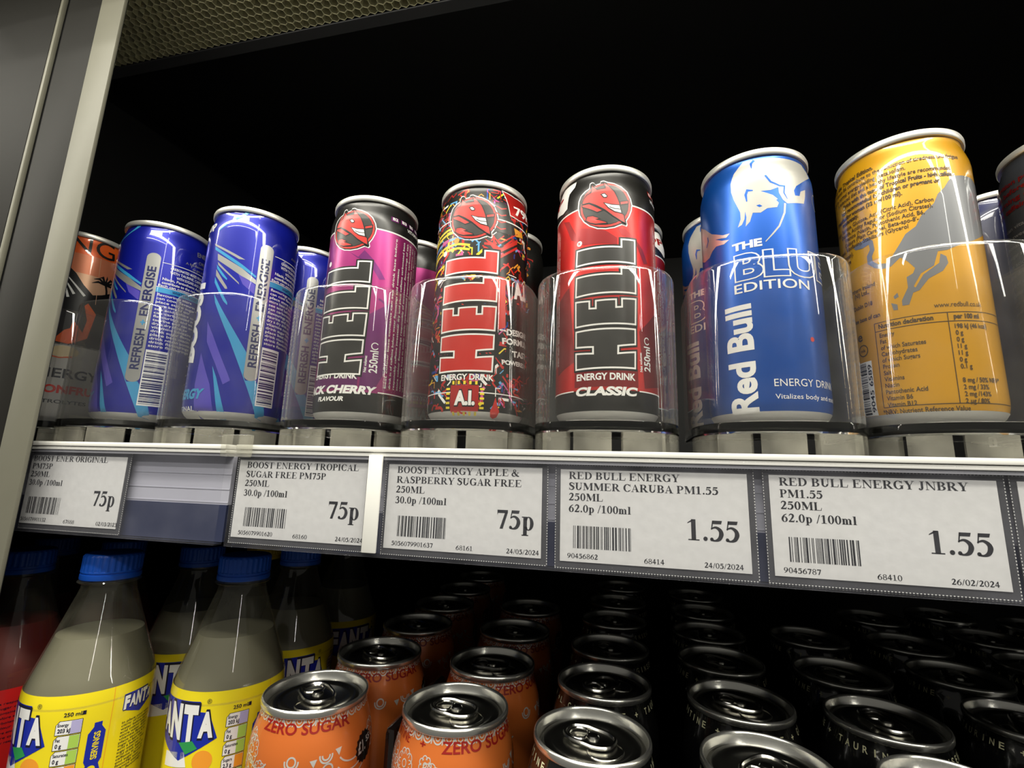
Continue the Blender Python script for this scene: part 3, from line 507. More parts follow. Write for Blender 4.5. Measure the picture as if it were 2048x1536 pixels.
# ------------------------------------------------------------------ clear can holders
def uform(hw, dep, back, n=40, e=2.7):
    pts = [(-hw, back)]
    for k in range(n + 1):
        a = math.pi + math.pi * k / n; c, s = math.cos(a), math.sin(a)
        pts.append((hw * math.copysign(abs(c) ** (2 / e), c), dep * math.copysign(abs(s) ** (2 / e), s)))
    pts.append((hw, back)); return pts
def wall_shell(bm, outer, inner, zs, mi=0):
    """outer/inner: lists of plan curves per z"""
    n = len(outer[0]); V = [[[bm.verts.new((x, y, z)) for x, y in c] for c in (o, i)] for o, i, z in zip(outer, inner, zs)]
    for k in range(len(zs) - 1):
        for j in range(n - 1):
            bm.faces.new((V[k][0][j], V[k][0][j + 1], V[k + 1][0][j + 1], V[k + 1][0][j])).material_index = mi
            bm.faces.new((V[k][1][j + 1], V[k][1][j], V[k + 1][1][j], V[k + 1][1][j + 1])).material_index = mi
        for j in (0, n - 1):
            q = (V[k][0][j], V[k + 1][0][j], V[k + 1][1][j], V[k][1][j]); bm.faces.new(q if j == 0 else q[::-1]).material_index = mi
    for j in range(n - 1):
        bm.faces.new((V[0][1][j], V[0][1][j + 1], V[0][0][j + 1], V[0][0][j])); bm.faces.new((V[-1][0][j], V[-1][0][j + 1], V[-1][1][j + 1], V[-1][1][j]))
hold = thing('can_holder', 'x', 'can holder', (0, 0, 0), 0, 'clear can holders along the top shelf')
bm = bmesh.new(); zs = (0.0145, 0.030, 0.060, 0.0865, 0.0877, 0.0885)
hw = (.0355, .0355, .0355, .0355, .0353, .0349); th = (.0016, .0015, .0014, .0013, .0009, .0003)
wall_shell(bm, [uform(h, h * 1.02, .027) for h in hw], [uform(h - t, h * 1.02 - t, .027) for h, t in zip(hw, th)], zs)
bmesh.ops.recalc_face_normals(bm, faces=bm.faces); finish(bm, 'clear_front', ['clear_acrylic'], hold)
bm = bmesh.new()
wall_shell(bm, [uform(h, h * 1.02, .027) for h in (.0350, .0356, .0356, .0355)], [uform(.0325, .0332, .027) for _ in range(4)], (0.0095, 0.0102, 0.0135, 0.0143))
bmesh.ops.recalc_face_normals(bm, faces=bm.faces)
pl = uform(.0323, .033, .027); lo = [bm.verts.new((x, y, 0.0118)) for x, y in pl]; hi = [bm.verts.new((x, y, 0.0145)) for x, y in pl]; n = len(pl)
bm.faces.new(lo[::-1]); bm.faces.new(hi)
for j in range(n): bm.faces.new((lo[j], lo[(j + 1) % n], hi[(j + 1) % n], hi[j]))
finish(bm, 'clear_base', ['thick_acrylic'], hold)
pl = uform(.0354, .0361, .027, 60); pi = uform(.0318, .0325, .027, 60); n = len(pl)
for a, b_ in ((1, 14), (15, 25), (26, 33), (34, 47), (48, 61)):           # the foot, a ring of frosted blocks with gaps
    bm = bmesh.new(); q = [[bm.verts.new((x, y, z)) for x, y in c[a:b_]] for c in (pl, pi) for z in (0.0002, 0.0094)]; m_ = b_ - a
    for k in range(m_ - 1):
        for s, t in ((0, 1), (1, 3), (3, 2), (2, 0)): bm.faces.new((q[s][k], q[s][k + 1], q[t][k + 1], q[t][k]))
    for k in (0, m_ - 1): bm.faces.new((q[0][k], q[1][k], q[3][k], q[2][k]))
    bmesh.ops.recalc_face_normals(bm, faces=bm.faces); finish(bm, 'foot_block', ['clear_base'], hold)
HOLD = [(-.3890, 'clear holder at the far left, around the orange can half hidden by the upright'), (-.3150, 'clear holder around the left blue and violet striped can'), (-.2385, 'clear holder around the right blue and violet striped can'),
        (-.1545, 'clear holder around the purple can'), (-.0822, 'clear holder around the multicoloured can'), (-.0095, 'clear holder around the red and black can'), (.0683, 'clear holder around the plain blue can with silver bull'),
        (.1400, 'clear holder around the yellow can'), (.2120, 'clear holder at the far right edge, around the can coloured dark for shade')]
for i, (x, lab) in enumerate(HOLD):
    if i == 0: hold.location = (x, -0.113, SHELF + .0001); hold['label'] = lab
    else: dup(hold, (x, -0.113, SHELF + .0001), 0, lab)

# ------------------------------------------------------------------ slim cans
CANZ = 0.0062
SLIM = [(0.0, 20.3), (1.2, 21.6), (2.2, 23.2), (3.4, 24.6), (5.5, 25.8), (8.0, 26.3), (10.5, 26.5), (60, 26.5), (118.5, 26.5), (121.5, 26.25), (124.5, 25.6), (127.5, 24.75), (129.5, 24.35), (131.0, 24.3)]
slim_r = interp(SLIM)
def bm_slim(zones):
    bm = bmesh.new(); zz = sorted(set([z for z, _ in SLIM if z >= 5.5] + [z for z, _ in zones if 5.5 < z < 131]))
    def zone(zm):
        for i, (zt, _) in enumerate(zones):
            if zm * 1000 < zt: return i
        return len(zones) - 1
    lathe(bm, [(slim_r(z) / 1000, z / 1000) for z in zz], zone=zone); return bm
bm = bmesh.new(); lathe(bm, [(.0190, .0035), (.0197, .0008), (.0203, 0), (.0210, .0004), (.0216, .0012), (.0232, .0022), (.0246, .0034), (.0258, .00548)], cap0=True); ME_BASE = finish(bm, 'base_rim', ['aluminium']).data
bm = bmesh.new(); lathe(bm, [(.0243, .1309), (.0252, .1310), (.0256, .1316), (.0256, .1333), (.0253, .1342), (.0247, .1345), (.0242, .1342), (.0239, .1333), (.0229, .1288), (.0222, .1280), (.0216, .1288), (.0212, .1292)], cap1=True)
ME_LID = finish(bm, 'lid', ['rim_metal']).data
for n_ in ('base_rim', 'lid'): bpy.data.objects.remove(bpy.data.objects[n_])
def tab_mesh(name, k=1.0):
    bm = bmesh.new(); n = 28; o = []; q = []
    for i in range(n):
        a = 2 * math.pi * i / n; c, s = math.cos(a), math.sin(a)
        o.append((.0078 * k * math.copysign(abs(c) ** .75, c), .0118 * k * math.copysign(abs(s) ** .8, s)))
        q.append((.0052 * k * math.copysign(abs(c) ** .8, c), (.0042 * k * math.copysign(abs(s) ** .8, s)) + .0055 * k))
    tube(bm, [(x, y, .0012 * k + .0004 * (y > 0)) for x, y in o], .0009 * k, 0, 6, True)
    lo = [bm.verts.new((x, y, .0010 * k)) for x, y in o]; hi = [bm.verts.new((x, y, .0013 * k)) for x, y in q]
    for i in range(n): bm.faces.new((lo[i], lo[(i + 1) % n], hi[(i + 1) % n], hi[i]))
    tube(bm, [(x, y, .0014 * k) for x, y in q], .0006 * k, 0, 6, True)
    b2 = bmesh.new(); lathe(b2, [(.0030 * k, .0), (.0030 * k, .0018 * k), (.0024 * k, .0024 * k), (.0010 * k, .0022 * k)], seg=16, cap1=True)
    for v in b2.verts: v.co.y -= .0015 * k
    merge(bm, b2)
    return bm
bm = tab_mesh('pull_tab', .92); ob = finish(bm, 'pull_tab', ['lid_metal']); ME_TAB = ob.data; bpy.data.objects.remove(ob)
def face_cam(x, y): return math.atan2(CAM.x - x, -(CAM.y - y))
def slim_can(label, x, y, zones, draw, rz=None, group='slim cans on the top shelf'):
    t = thing('drinks_can', label, 'can', (x, y, CANZ), face_cam(x, y) if rz is None else rz, group)
    bm = bm_slim(zones); pr = Print([m for _, m in zones])
    if draw: draw(pr)
    slots = pr.slots
    pr.wrap(bm, 26.5, slim_r, vcuts=(5.5, 8, 10.5, 118.5, 120, 121.5, 123, 124.5, 126, 127.5, 129.5))
    finish(bm, 'can_body', slots, t, angle=40)
    link('base_rim', ME_BASE, t); link('lid', ME_LID, t); link('pull_tab', ME_TAB, t, (0, 0, .1290))
    return t
CL = ART['cl']
def shift(p, du, dv=0): return [(x + du, y + dv) for x, y in p]
def emblem(pr, du, dv=0):
    s = lambda k: shift(CL[k], du, dv); cx, cy = .2 + du, 110.8 + dv
    pr.poly(s('em_white'), 'satin_white', 2)
    pr.poly([(cx + (x - cx) * .955, cy + (y - cy) * .955) for x, y in s('em_white')], 'satin_black', 3)
    pr.disc(cx, cy, 13.0, 'satin_scarlet', 4, 12.3); pr.disc(cx, cy, 11.9, 'satin_black', 5, 11.2); pr.disc(cx, cy, 11.6, 'satin_char', 6, 10.9)
    for k in ('em_low', 'em_neck', 'em_bar', 'em_head'):
        L = 9 if k == 'em_head' else 7
        pr.poly(s(k), 'satin_scarlet', L); pr.stroke(s(k), .55, 'satin_black', L + 1, True)
    pr.poly(s('em_mouth'), 'satin_white', 11); pr.stroke(s('em_mouth'), .4, 'satin_black', 12, True); pr.stroke(s('em_ml'), .35, 'satin_black', 12)
    pr.poly(s('em_eye'), 'satin_white', 11); pr.stroke(s('em_eye'), .4, 'satin_black', 12, True)
def slab_word(pr, du, fill, edge=None):
    for k in ('L2', 'L1', 'E', 'H'):
        p = shift(CL[k], du)
        if edge: pr.stroke(p, 2.6, edge, 4, True)
        pr.poly(p, fill, 5); pr.stroke(p, .85, 'satin_white', 6, True)
def low_line(pr, u0, u1, v=15.3):
    pr.stroke([(-41.6, v), (u0, v)], .55, 'satin_white', 3); pr.stroke([(u1, v), (41.6, v)], .55, 'satin_white', 3)
def tiny_lines(pr, x0, y0, x1, y1, m, n, seed, h=1.0, vertical=False, lay=3):
    """rows of small print, each row a line of small letters"""
    words = 'carbonated water sugar acid citric flavourings taurine caffeine colour vitamins niacin contains sweetener store in a cool dry place best before end see base of can drink responsibly'.split(); rnd = random.Random(seed)
    for i in range(n):
        s = ' '.join(rnd.choice(words) for _ in range(9))
        if vertical:
            L = y1 - y0; s = s[:max(4, int(L / (h * .78)))]; x = x0 + (x1 - x0) * (i + .8) / n; pr.text(s, (x, y0), (x, y0 + L * rnd.choice((1, 1, .98, .8))), h, m, lay, .01)
        else:
            L = x1 - x0; s = s[:max(4, int(L / (h * .78)))]; y = y1 - (y1 - y0) * (i + .8) / n; pr.text(s, (x0, y), (x0 + L * rnd.choice((1, 1, .98, .85)), y), h, m, lay, .01)
def d_classic(pr):
    for k in ('dk1', 'dk2', 'dk3'): pr.poly(CL[k], 'satin_darkred', 1)
    pr.poly([(-38, 60), (-20, 70), (-16, 30), (-30, 25)], 'satin_darkred', 1); pr.poly([(17, 45), (36, 62), (36, 20), (20, 17)], 'satin_darkred', 1)
    pr.poly([(-16, 17), (16, 17), (16, 26), (-16, 26)], 'satin_darkred', 1)
    pr.stroke([(-41.6, 111.3), (41.6, 111.3)], .8, 'satin_white', 1)
    pr.poly(CL['flag'], 'satin_white', 2); pr.stroke(CL['flag'], .5, 'satin_black', 3, True); pr.text('79P', (-52, 117), (-26.5, 120.5), 4.5, 'satin_red', 4, .03)
    emblem(pr, 0); slab_word(pr, 0, 'satin_char', 'satin_black')
    pr.disc(-13.4, 91.8, 1.5, 'satin_white', 3); pr.text('R', (-14.1, 91.1), (-12.8, 91.1), 1.4, 'satin_red', 4)
    pr.text('ENERGY DRINK', (-14.7, 20.3), (14.3, 20.3), 3.3, 'satin_white', 4, .03)
    pr.text('CLASSIC', (-15.5, 12.9), (14.6, 12.9), 4.0, 'satin_white', 4, .05, .25); low_line(pr, -16.5, 16.5)
    pr.text('250ml', (24.2, 25.6), (24.2, 38), 4.6, 'satin_white', 4, .02); pr.arc(22, 40.8, 1.7, .6, 5.8, .5, 'satin_white', 4)
    pr.text('Net volume:', (18.6, 25), (18.2, 34.5), 1.5, 'satin_white', 4)
    for i, s in enumerate(('B2', 'B3', 'B5')): pr.rect(27 + i * 6, 121.5, 31.5 + i * 6, 124.6, 'satin_red', 2); pr.text(s, (27.8 + i * 6, 122.2), (30.7 + i * 6, 122.2), 1.8, 'satin_white', 3, .03)
    pr.text('VITAMINS', (28, 118), (40, 118), 2.0, 'satin_white', 3, .02)
    tiny_lines(pr, -41, 30, -29, 104, 'satin_white', 6, 3, 1.1, True); tiny_lines(pr, 30, 26, 41, 104, 'satin_white', 5, 4, 1.1, True)
def d_cherry(pr):
    C = ART['ch']; du = -16.4
    pr.stroke([(-41.6, 113.0), (41.6, 113.0)], .9, 'satin_white', 1); emblem(pr, -14.2, 1.2)
    pr.poly(C['sw'], 'satin_plum', 1); pr.poly([(-40, 100), (-30, 96), (-33, 40), (-41, 20)], 'satin_plum', 1); pr.poly([(-1, 60), (12, 70), (12, 30), (6, 18), (-2, 18)], 'satin_plum', 1)
    pr.arc(2, 62, 9, -1.3, 1.3, 1.2, 'satin_plum', 2); pr.poly([(-34, 18), (-3, 18), (-3, 26), (-36, 26)], 'satin_plum', 1)
    slab_word(pr, du, 'satin_char', 'satin_black'); pr.disc(-29.8, 93, 1.6, 'satin_white', 3)
    pr.text('ENERGY DRINK', (-33, 24.0), (-3.2, 23.6), 3.3, 'satin_white', 4, .03)
    pr.text('BLACK CHERRY', (-44.5, 15.6), (6.6, 15.6), 4.3, 'satin_white', 4, .05, .25); pr.text('FLAVOUR', (-27, 11.3), (-9.5, 11.3), 2.4, 'satin_white', 4, .04, .25); low_line(pr, -45, 8.4, 17)
    pr.text('250ml', (6.8, 27.6), (6.8, 40.2), 4.6, 'satin_white', 4, .02); pr.arc(4.8, 42.8, 1.9, .6, 5.8, .5, 'satin_white', 4); pr.text('Net volume:', (1.0, 27.6), (1.0, 37), 1.5, 'satin_white', 4)
    for i, s in enumerate(('B2', 'B3', 'B5', 'B6')): pr.rect(8.0 + i * 6.4, 120.3 + i * .2, 13.0 + i * 6.4, 123.4 + i * .2, 'satin_plum', 2); pr.text(s, (9 + i * 6.4, 121.2 + i * .2), (12.4 + i * 6.4, 121.2 + i * .2), 1.9, 'satin_white', 3, .03)
    pr.text('VITAMINS', (19.5, 117.6), (33, 118.2), 2.2, 'satin_white', 3, .02)
    tiny_lines(pr, 10.6, 20, 33, 110, 'satin_white', 8, 5, 1.35, True)
def d_circuit(pr):
    A_ = ART['ai']; rnd = random.Random(11); du = -6.7
    cols = ['satin_scarlet'] * 5 + ['satin_red'] * 4 + ['satin_yellow', 'satin_sky', 'satin_pink', 'satin_orange', 'satin_white', 'satin_plum', 'satin_blue']
    for i in range(800):                                            # the all-over circuit pattern
        x, y = rnd.uniform(-41, 40), rnd.uniform(5, 129); a = rnd.choice((0, 0, 45, 45, 90, 135, 135)); L = rnd.uniform(2.0, 6.5); w_ = rnd.choice((.5, .7, .9, 1.4)); p = [(x, y)]
        m = rnd.choice(cols)
        if y > 84 and y < 110 and x < 2 and rnd.random() < .5: m = rnd.choice(('satin_yellow', 'satin_yellow', 'satin_pink', 'satin_sky'))
        for k in range(rnd.choice((1, 1, 2, 3))):
            x += L * math.cos(math.radians(a)); y += L * math.sin(math.radians(a)); a += rnd.choice((-45, 45, 90, -90)); L = rnd.uniform(.8, 3.5)
            p.append((x, min(129.5, max(4, y))))
        pr.stroke(p, w_, m, 1)
    for k, (v, m) in enumerate(((105, 'satin_yellow'), (102.5, 'satin_yellow'), (95, 'satin_yellow'), (92.5, 'satin_yellow'), (87, 'satin_plum'), (84.5, 'satin_yellow'), (98.5, 'satin_sky'))):
        pr.stroke([(-40, v - 4), (-30, v), (-22, v + 1.5), (-14, v + 1.5), (-7, v)], 1.3, m, 2)
    pr.poly([(-27, 98), (-21, 99), (-20, 101), (-26, 100.6)], 'satin_pink', 3); pr.disc(-15, 98.5, 1.7, 'satin_orange', 3); pr.disc(-23, 92.8, 1.6, 'satin_white', 4)
    V = A_['vee']; pr.poly(V, 'satin_scarlet', 2); pr.stroke(shift(V[:3], 0, 3.2), .7, 'satin_scarlet', 2); pr.stroke(shift(V[:3], 0, -5), 1.2, 'satin_scarlet', 2); pr.poly(A_['or'], 'satin_orange', 2)
    pr.poly([(3, 104), (17, 104), (14, 121), (9, 123), (5, 118)], 'satin_char', 2)
    for v in (107, 111, 115, 119): pr.stroke([(6.5, v), (9.5, v - 1.2), (12.5, v)], .6, 'satin_scarlet', 3)
    pr.stroke([(-41.6, 111.3), (41.6, 111.3)], .7, 'satin_white', 3); pr.stroke([(-41.6, 15), (41.6, 15)], .5, 'satin_white', 2)
    pr.poly(A_['flag'], 'satin_red', 4); pr.stroke(A_['flag'], .5, 'satin_white', 5, True); pr.text('79P', (18.3, 117.4), (35.5, 120.2), 5.2, 'satin_white', 6, .03)
    emblem(pr, -6.4, .4); pr.poly(A_['rbar'], 'satin_scarlet', 3)
    for k in ('L2', 'L1', 'E', 'H'): pr.stroke(shift(CL[k], du), 3.0, 'satin_black', 3, True)
    slab_word(pr, du, 'satin_scarlet')
    pr.text('ENERGY DRINK', (-20.2, 21.4), (8.6, 21.4), 3.1, 'satin_white', 5, .03)
    pr.rect(-13.6, 5.4, 1.2, 18.6, 'satin_red', 4)
    for i in range(5):
        for y in (19.0, 3.3): pr.rect(-12.8 + i * 3, y, -11.6 + i * 3, y + 1.8, 'satin_yellow', 4)
        for x in (-16.2, 1.8): pr.rect(x, 6.6 + i * 2.4, x + 2.2, 7.7 + i * 2.4, 'satin_yellow', 4)
    pr.text('A.I.', (-11.5, 8.6), (-.4, 8.6), 7.4, 'satin_black', 5, .10); pr.text('A.I.', (-11.3, 8.8), (-.6, 8.8), 7.0, 'satin_white', 6, .05)
    pr.text('A.I.', (19.6, 69), (34, 71.5), 8.6, 'satin_white', 4, .06); pr.poly([(14, 26), (39, 28), (39, 66), (18, 66)], 'satin_black', 2)
    for s, p0, p1 in (('DESIGNED', (15.6, 47.2), (40, 50)), ('FORMULA', (12.8, 41.8), (40, 45)), ('TASTE', (19.6, 36), (39.5, 38.6)), ('POWERED BY', (12.9, 30.9), (40, 33))): pr.text(s, p0, p1, 3.2 if s[0] != 'P' else 2.4, 'satin_white', 4, .04)
    D = A_['drop']; pr.poly([(10, 13.2), (11.2, 9), (12.7, 6), (12, 3.2), (10.1, 2.4), (8.2, 3.2), (7.5, 6), (8.8, 9)], 'satin_scarlet', 4)
def d_blue(pr):
    A_ = ART['rb']
    b = A_['bull']; b = [(x, min(y, 129.6)) for x, y in b]
    pr.poly(b, 'satin_silver', 1); pr.poly(A_['bull2'], 'satin_rose', 1); pr.poly(A_['eye'], 'satin_blue', 2)
    pr.stroke(A_['ear'], (.5, 1.2, 1.2, .5), 'satin_blue', 2); pr.stroke(A_['ln'], (.9, .9, .8, .7, .6, .3), 'satin_blue', 2); pr.stroke(A_['mk'], (1.4, 1.2, .3), 'satin_blue', 2)
    pr.poly([(23.4, 110), (25.2, 110.2), (25, 107.6), (23.3, 107.6)], 'satin_silver', 2); pr.stroke(A_['tail'], (1.0, .9, .8, .7, .4), 'satin_silver', 2)
    pr.stroke([(-26, 98), (-25.6, 95.5), (-27.5, 93)], .7, 'satin_blue', 2)
    pr.text('THE', (-10.8, 83.2), (2.3, 83.2), 3.7, 'satin_white', 3, .05)
    for m, bo, la in (('satin_white', .058, 3), ('satin_blue', .026, 4)):
        vs, fs, _, _ = glyphs('BLUE', bo); pr.tri([(-10.9 + x * 16.2, 68.2 + y * 12.6) for x, y in vs], fs, m, la)
    pr.text('EDITION', (-10.9, 61.6), (22.6, 61.6), 4.6, 'satin_white', 3, .01)
    pr.text('Red Bull', (-4.0, 4.8), (-4.6, 55.8), 12.0, 'satin_white', 3, .035)
    pr.text('ENERGY DRINK', (3.1, 16.3), (35, 16.3), 3.5, 'satin_white', 3, -.005); pr.text('Vitalizes body and mind', (3.2, 10.7), (36, 10.7), 2.3, 'satin_white', 3, 0)
    pr.disc(21.6, 38, 1.1, 'satin_scarlet', 3); pr.arc(36.5, 110, 4, 0, 6.28, .4, 'satin_silver', 2)
def d_yellow(pr):
    A_ = ART['ye']; ink = 'gloss_brown'
    pr.poly(A_['bull'], 'gloss_steel', 1); pr.poly(A_['h1'], 'gloss_steel', 1); pr.poly(A_['h2'], 'gloss_steel', 1)
    ra = lambda s, x, y, h=2.1, b=.02: pr.line(s, x, y, h, ink, 3, b, .78, 'r')
    la = lambda s, x, y, h=2.1, b=.02: pr.line(s, x, y, h, ink, 3, b, .78, 'l')
    ra('Enjoy the Tropical Edition.', -8.4, 121.0, 2.3, .035)
    for s, x, y, b in (('Niacin and vitamin B6 contribute to the reduction of tiredness and fatigue', 24.5, 118.2, .015), ('and to normal energy-yielding metabolism.', 3.2, 115.2, .015), ('A balanced diet and a healthy lifestyle are recommended', 20.0, 112.4, .015),
                       ('Drink with the taste of Tropical Fruits - high caffeine', 21.5, 109.4, .035), ('Not recommended for children or pregnant or', 14.7, 106.4, .035), ('breastfeeding women (32 mg/100 ml).', 1.0, 103.4, .035), ('moderately.', -17.0, 100.8, .035),
                       ('Water, Sucrose, Glucose, Acid (Citric Acid), Carbon', 11.4, 97.6, .015), ('Dioxide, Acidity Regulator (Sodium Citrates),', 10.8, 94.9, .015), ('Vitamins (Niacin, Pantothenic Acid, B6,', 7.7, 92.2, .015), ('Colours (Plain Caramel, Beta-apo-8\'-', 5.4, 89.6, .015), ('carotenal, Riboflavin), Stabilisers (Glycerol', 1.6, 87.0, .015)): ra(s, x, y, 2.05, b)
    for s, x, y in (('esters of wood rosin).', -22, 83.5), ('Best before', -24, 80.4), ('Northern Ireland', -13, 64.5), ('(NI) Ltd.,', -16, 61.8), ('Dublin D18', -15, 56), ('See base of can', -12.4, 49.6)): ra(s, x, y)
    la('www.redbull.co.uk', 6.4, 49.2, 2.2, 0)
    w_ = .3; pr.stroke([(-15.3, 46.8), (36, 46.8)], w_, ink, 2); pr.stroke([(-15.3, 42.9), (36, 42.9)], w_, ink, 2); pr.stroke([(-15.3, 8.4), (36, 8.4)], w_, ink, 2); pr.stroke([(-15.3, 8.4), (-15.3, 46.8)], w_, ink, 2); pr.stroke([(10.4, 8.4), (10.4, 46.8)], w_, ink, 2)
    la('Nutrition declaration', -13.6, 44.0, 2.1, .035); la('per 100 ml', 12.4, 44.0, 2.1, .035)
    for i, (s, v) in enumerate((('Energy', '198 kJ (46 kcal)'), ('Fat', '0 g'), ('of which Saturates', '0 g'), ('Carbohydrates', '11 g'), ('of which Sugars', '11 g'), ('Protein', '0 g'), ('Salt', '0.1 g'), ('Vitamins', ''), ('Niacin', '8 mg / 50% NRV*'), ('Pantothenic Acid', '2 mg / 33%'), ('Vitamin B6', '2 mg /143%'), ('Vitamin B12', '2 \u00b5g / 80%'))):
        y = 39.8 - i * 2.85; la(s, -13.6, y, 2.0, .015); la(v, 12.3, y, 2.0, .02)
    la('*NRV: Nutrient Reference Value', -16, 5.4, 2.1, .015)
    pr.poly([(-26.4, 30.6), (-18.6, 30.6), (-18.6, 5.6), (-26.4, 5.6)], 'gloss_white', 2); ladder(pr, -25.9, 6.2, -21.6, 30, 'gloss_black', 3, 9, True, 26); pr.text('9045 6589', (-19.0, 7), (-19.0, 29), 2.0, 'gloss_black', 3)
    pr.text('e', (-25, 40.8), (-22, 40.8), 4.4, ink, 3); pr.arc(-22.4, 36, 2.6, 0, 6.28, .5, ink, 3); pr.text('mk', (-24, 35.3), (-20.9, 35.3), 1.5, ink, 3)
def d_stripes(pr, du=0.0):
    A_ = ART['b2']; s = lambda k: shift(A_[k], du)
    for k, m in (('p2', 'gloss_violet'), ('p1', 'gloss_violet'), ('l5', 'gloss_lightblue'), ('l4', 'gloss_lightblue'), ('s1', 'gloss_silver'), ('l1', 'gloss_lightblue'), ('s2', 'gloss_silver'), ('s3', 'gloss_silver'), ('l2', 'gloss_lightblue'), ('s4', 'gloss_silver'), ('l3', 'gloss_lightblue')): pr.poly(s(k), m, 2 if k[0] == 'l' else 1)
    pr.poly(shift([(-7, 89), (2.6, 84), (2.6, 78), (-4, 83)], du), 'gloss_violet', 1); pr.stroke(shift([(-23.5, 117.2), (-15, 124), (-6.7, 131)], du), (.6, 1.2, 2.0), 'gloss_lightblue', 2)
    x0, x1 = 3.0 + du, 10.7 + du; c = (x0 + x1) / 2; r = (x1 - x0) / 2
    pr.poly([(c + r * math.cos(math.pi * k / 12), 108 + r * .9 * math.sin(math.pi * k / 12)) for k in range(13)] + [(c - r * math.cos(math.pi * k / 12), 28.3 - r * .9 * math.sin(math.pi * k / 12)) for k in range(13)], 'gloss_silver', 3)
    pr.text('REFRESH', (9.0 + du, 33), (9.0 + du, 59.5), 4.8, 'gloss_navy', 4, .03); pr.text('ENERGISE', (9.0 + du, 68), (9.0 + du, 102), 4.8, 'gloss_navy', 4, .03); pr.text('+', (8.6 + du, 62), (8.6 + du, 65.4), 3.2, 'gloss_lightblue', 4, .05)
    w_ = 'gloss_white'; q = 10.6 + du
    pr.stroke([(q + 1.2, 106), (q + 40, 106)], .4, w_, 3)
    for t_, a, b_, v in (('CARBONATED MIXED FRUIT DRINK', 6, 34, 102.4), ('WITH TAURINE, CAFFEINE', 6, 31, 99.6), ('WITH SUGARS AND SWEETENER', 10, 36, 96.8), ('Niacin, Pantothenic Acid, B6', 2.6, 32, 94.2), ('contribute to the reduction of', 2.6, 32, 91.6)): pr.text(t_, (q + a, v), (q + b_, v), 1.8, w_, 3, .02)
    pr.text('Each can contains at', (q + 1, 89.6), (q + 24, 89.6), 1.5, w_, 3, .02)
    pr.poly([(q, 88.8), (q + 30, 88.8), (q + 30, 85.4), (q, 85.4)], 'gloss_lightblue', 2); pr.text('WHAT\'S IN BOOST', (q + 9, 86.3), (q + 26, 86.3), 1.7, 'gloss_navy', 3, .03); pr.stroke([(q, 89.1), (q + 30, 89.1)], .35, w_, 3)
    tiny_lines(pr, q + 1.2, 48, q + 26, 85, w_, 15, 21, 1.75, False); tiny_lines(pr, q + 27, 20, q + 37, 84, w_, 10, 22, 1.3)
    pr.rect(q + .6, 10.5, q + 13, 46.5, w_, 3); ladder(pr, q + 1.2, 11.5, q + 12, 45.5, 'gloss_navy', 4, 8, True, 30)
    pr.text('ENERGY', (q + 21, 118), (q + 37, 119.5), 3.2, 'gloss_silver', 3, .02); pr.text('ORIGINAL', (q + 23, 113), (q + 38, 114), 2.2, 'gloss_silver', 3)
    pr.text('A full-flavoured blend', (q + 14, 109.4), (q + 37, 111.4), 1.7, 'gloss_silver', 3); pr.text('to get you going', (q + 19, 107), (q + 36, 108.6), 1.6, 'gloss_silver', 3)
    pr.text('BOOST', (-29.5 + du, 34), (-29.5 + du, 88), 13, w_, 4, .07, .15); pr.text('50p', (-39 + du, 117), (-26.5 + du, 121), 5, w_, 3, .04)
    pr.text('ENERGY', (-44 + du, 12.6), (-17.4 + du, 12.6), 5.6, 'gloss_lightblue', 4, .05, .2); pr.text('ORIGINAL', (-46 + du, 5.2), (-22 + du, 5.2), 3.0, w_, 4, .02)
def d_orange(pr):
    A_ = ART['or']
    pr.poly([(-41, 118), (41, 118), (41, 100), (-41, 100)], 'gloss_salmon', 1); pr.poly([(-41, 104), (41, 104), (41, 84), (-41, 84)], 'gloss_peach', 2)
    pr.poly([(-41, 84)] + [(-40, 100), (-28, 112), (-16, 112)] + A_['mt'][:6] + [(30, 98), (41, 94), (41, 52), (-41, 52)], 'gloss_black', 3)
    for i in range(3): st = A_['st'][i * 2:i * 2 + 2]; pr.stroke(st, (.6, 1.5), 'gloss_white', 4)
    for i in range(7):
        a = -.4 + i * .62; pr.stroke([(13.5, 100), (13.5 + 4.5 * math.cos(a), 101.5 + 4 * math.sin(a)), (13.5 + 8 * math.cos(a), 99.8 + 5 * math.sin(a))], (1.4, 1.5, .2), 'gloss_black', 4)
    pr.stroke([(13.5, 101), (15, 96), (15.5, 92)], 1.4, 'gloss_black', 4)
    pr.poly([(-16, 55)] + A_['fl'] + [(0, 53)], 'gloss_orange', 4)
    pr.poly([(-41, 53), (41, 53), (41, 3.5), (-41, 3.5)], 'gloss_pale', 3)
    pr.disc(-1, 47.5, 7.5, 'gloss_cream', 5, 4); pr.stroke([(-9, 44), (-3, 43), (4, 44.5)], .8, 'gloss_orange', 6)
    pr.text('STING', (-36, 119.0), (16.5, 119.0), 13.5, 'gloss_black', 4, .0)
    pr.text('ENERGY', (-18, 29.6), (20.5, 29.6), 6.4, 'gloss_slate', 5, .02); pr.text('PASSIONFRUIT', (-26, 19.4), (26, 19.4), 5.2, 'gloss_red', 5, .04); pr.text('ELECTROLYTES', (-18, 12.4), (16, 12.4), 2.4, 'gloss_slate', 5)
    pr.stroke([(8, 118), (10, 84)], .3, 'gloss_peach', 4)
def d_shaded(pr):
    for i, s in enumerate(('Nutrition per 100 ml', 'best before see base', 'warning contains', 'high caffeine content')): pr.text(s, (-38, 118 - i * 4.2), (2, 118 - i * 4.2), 2.4, 'satin_darkred', 3, .03)
    tiny_lines(pr, -37, 20, 30, 100, 'gloss_steel', 18, 30, 2.0)
zc = lambda *a: list(a)
boost2 = slim_can('blue can with violet and light blue stripes, beside the purple can', -0.2386, -0.1151, zc((200, 'gloss_blue')), d_stripes)
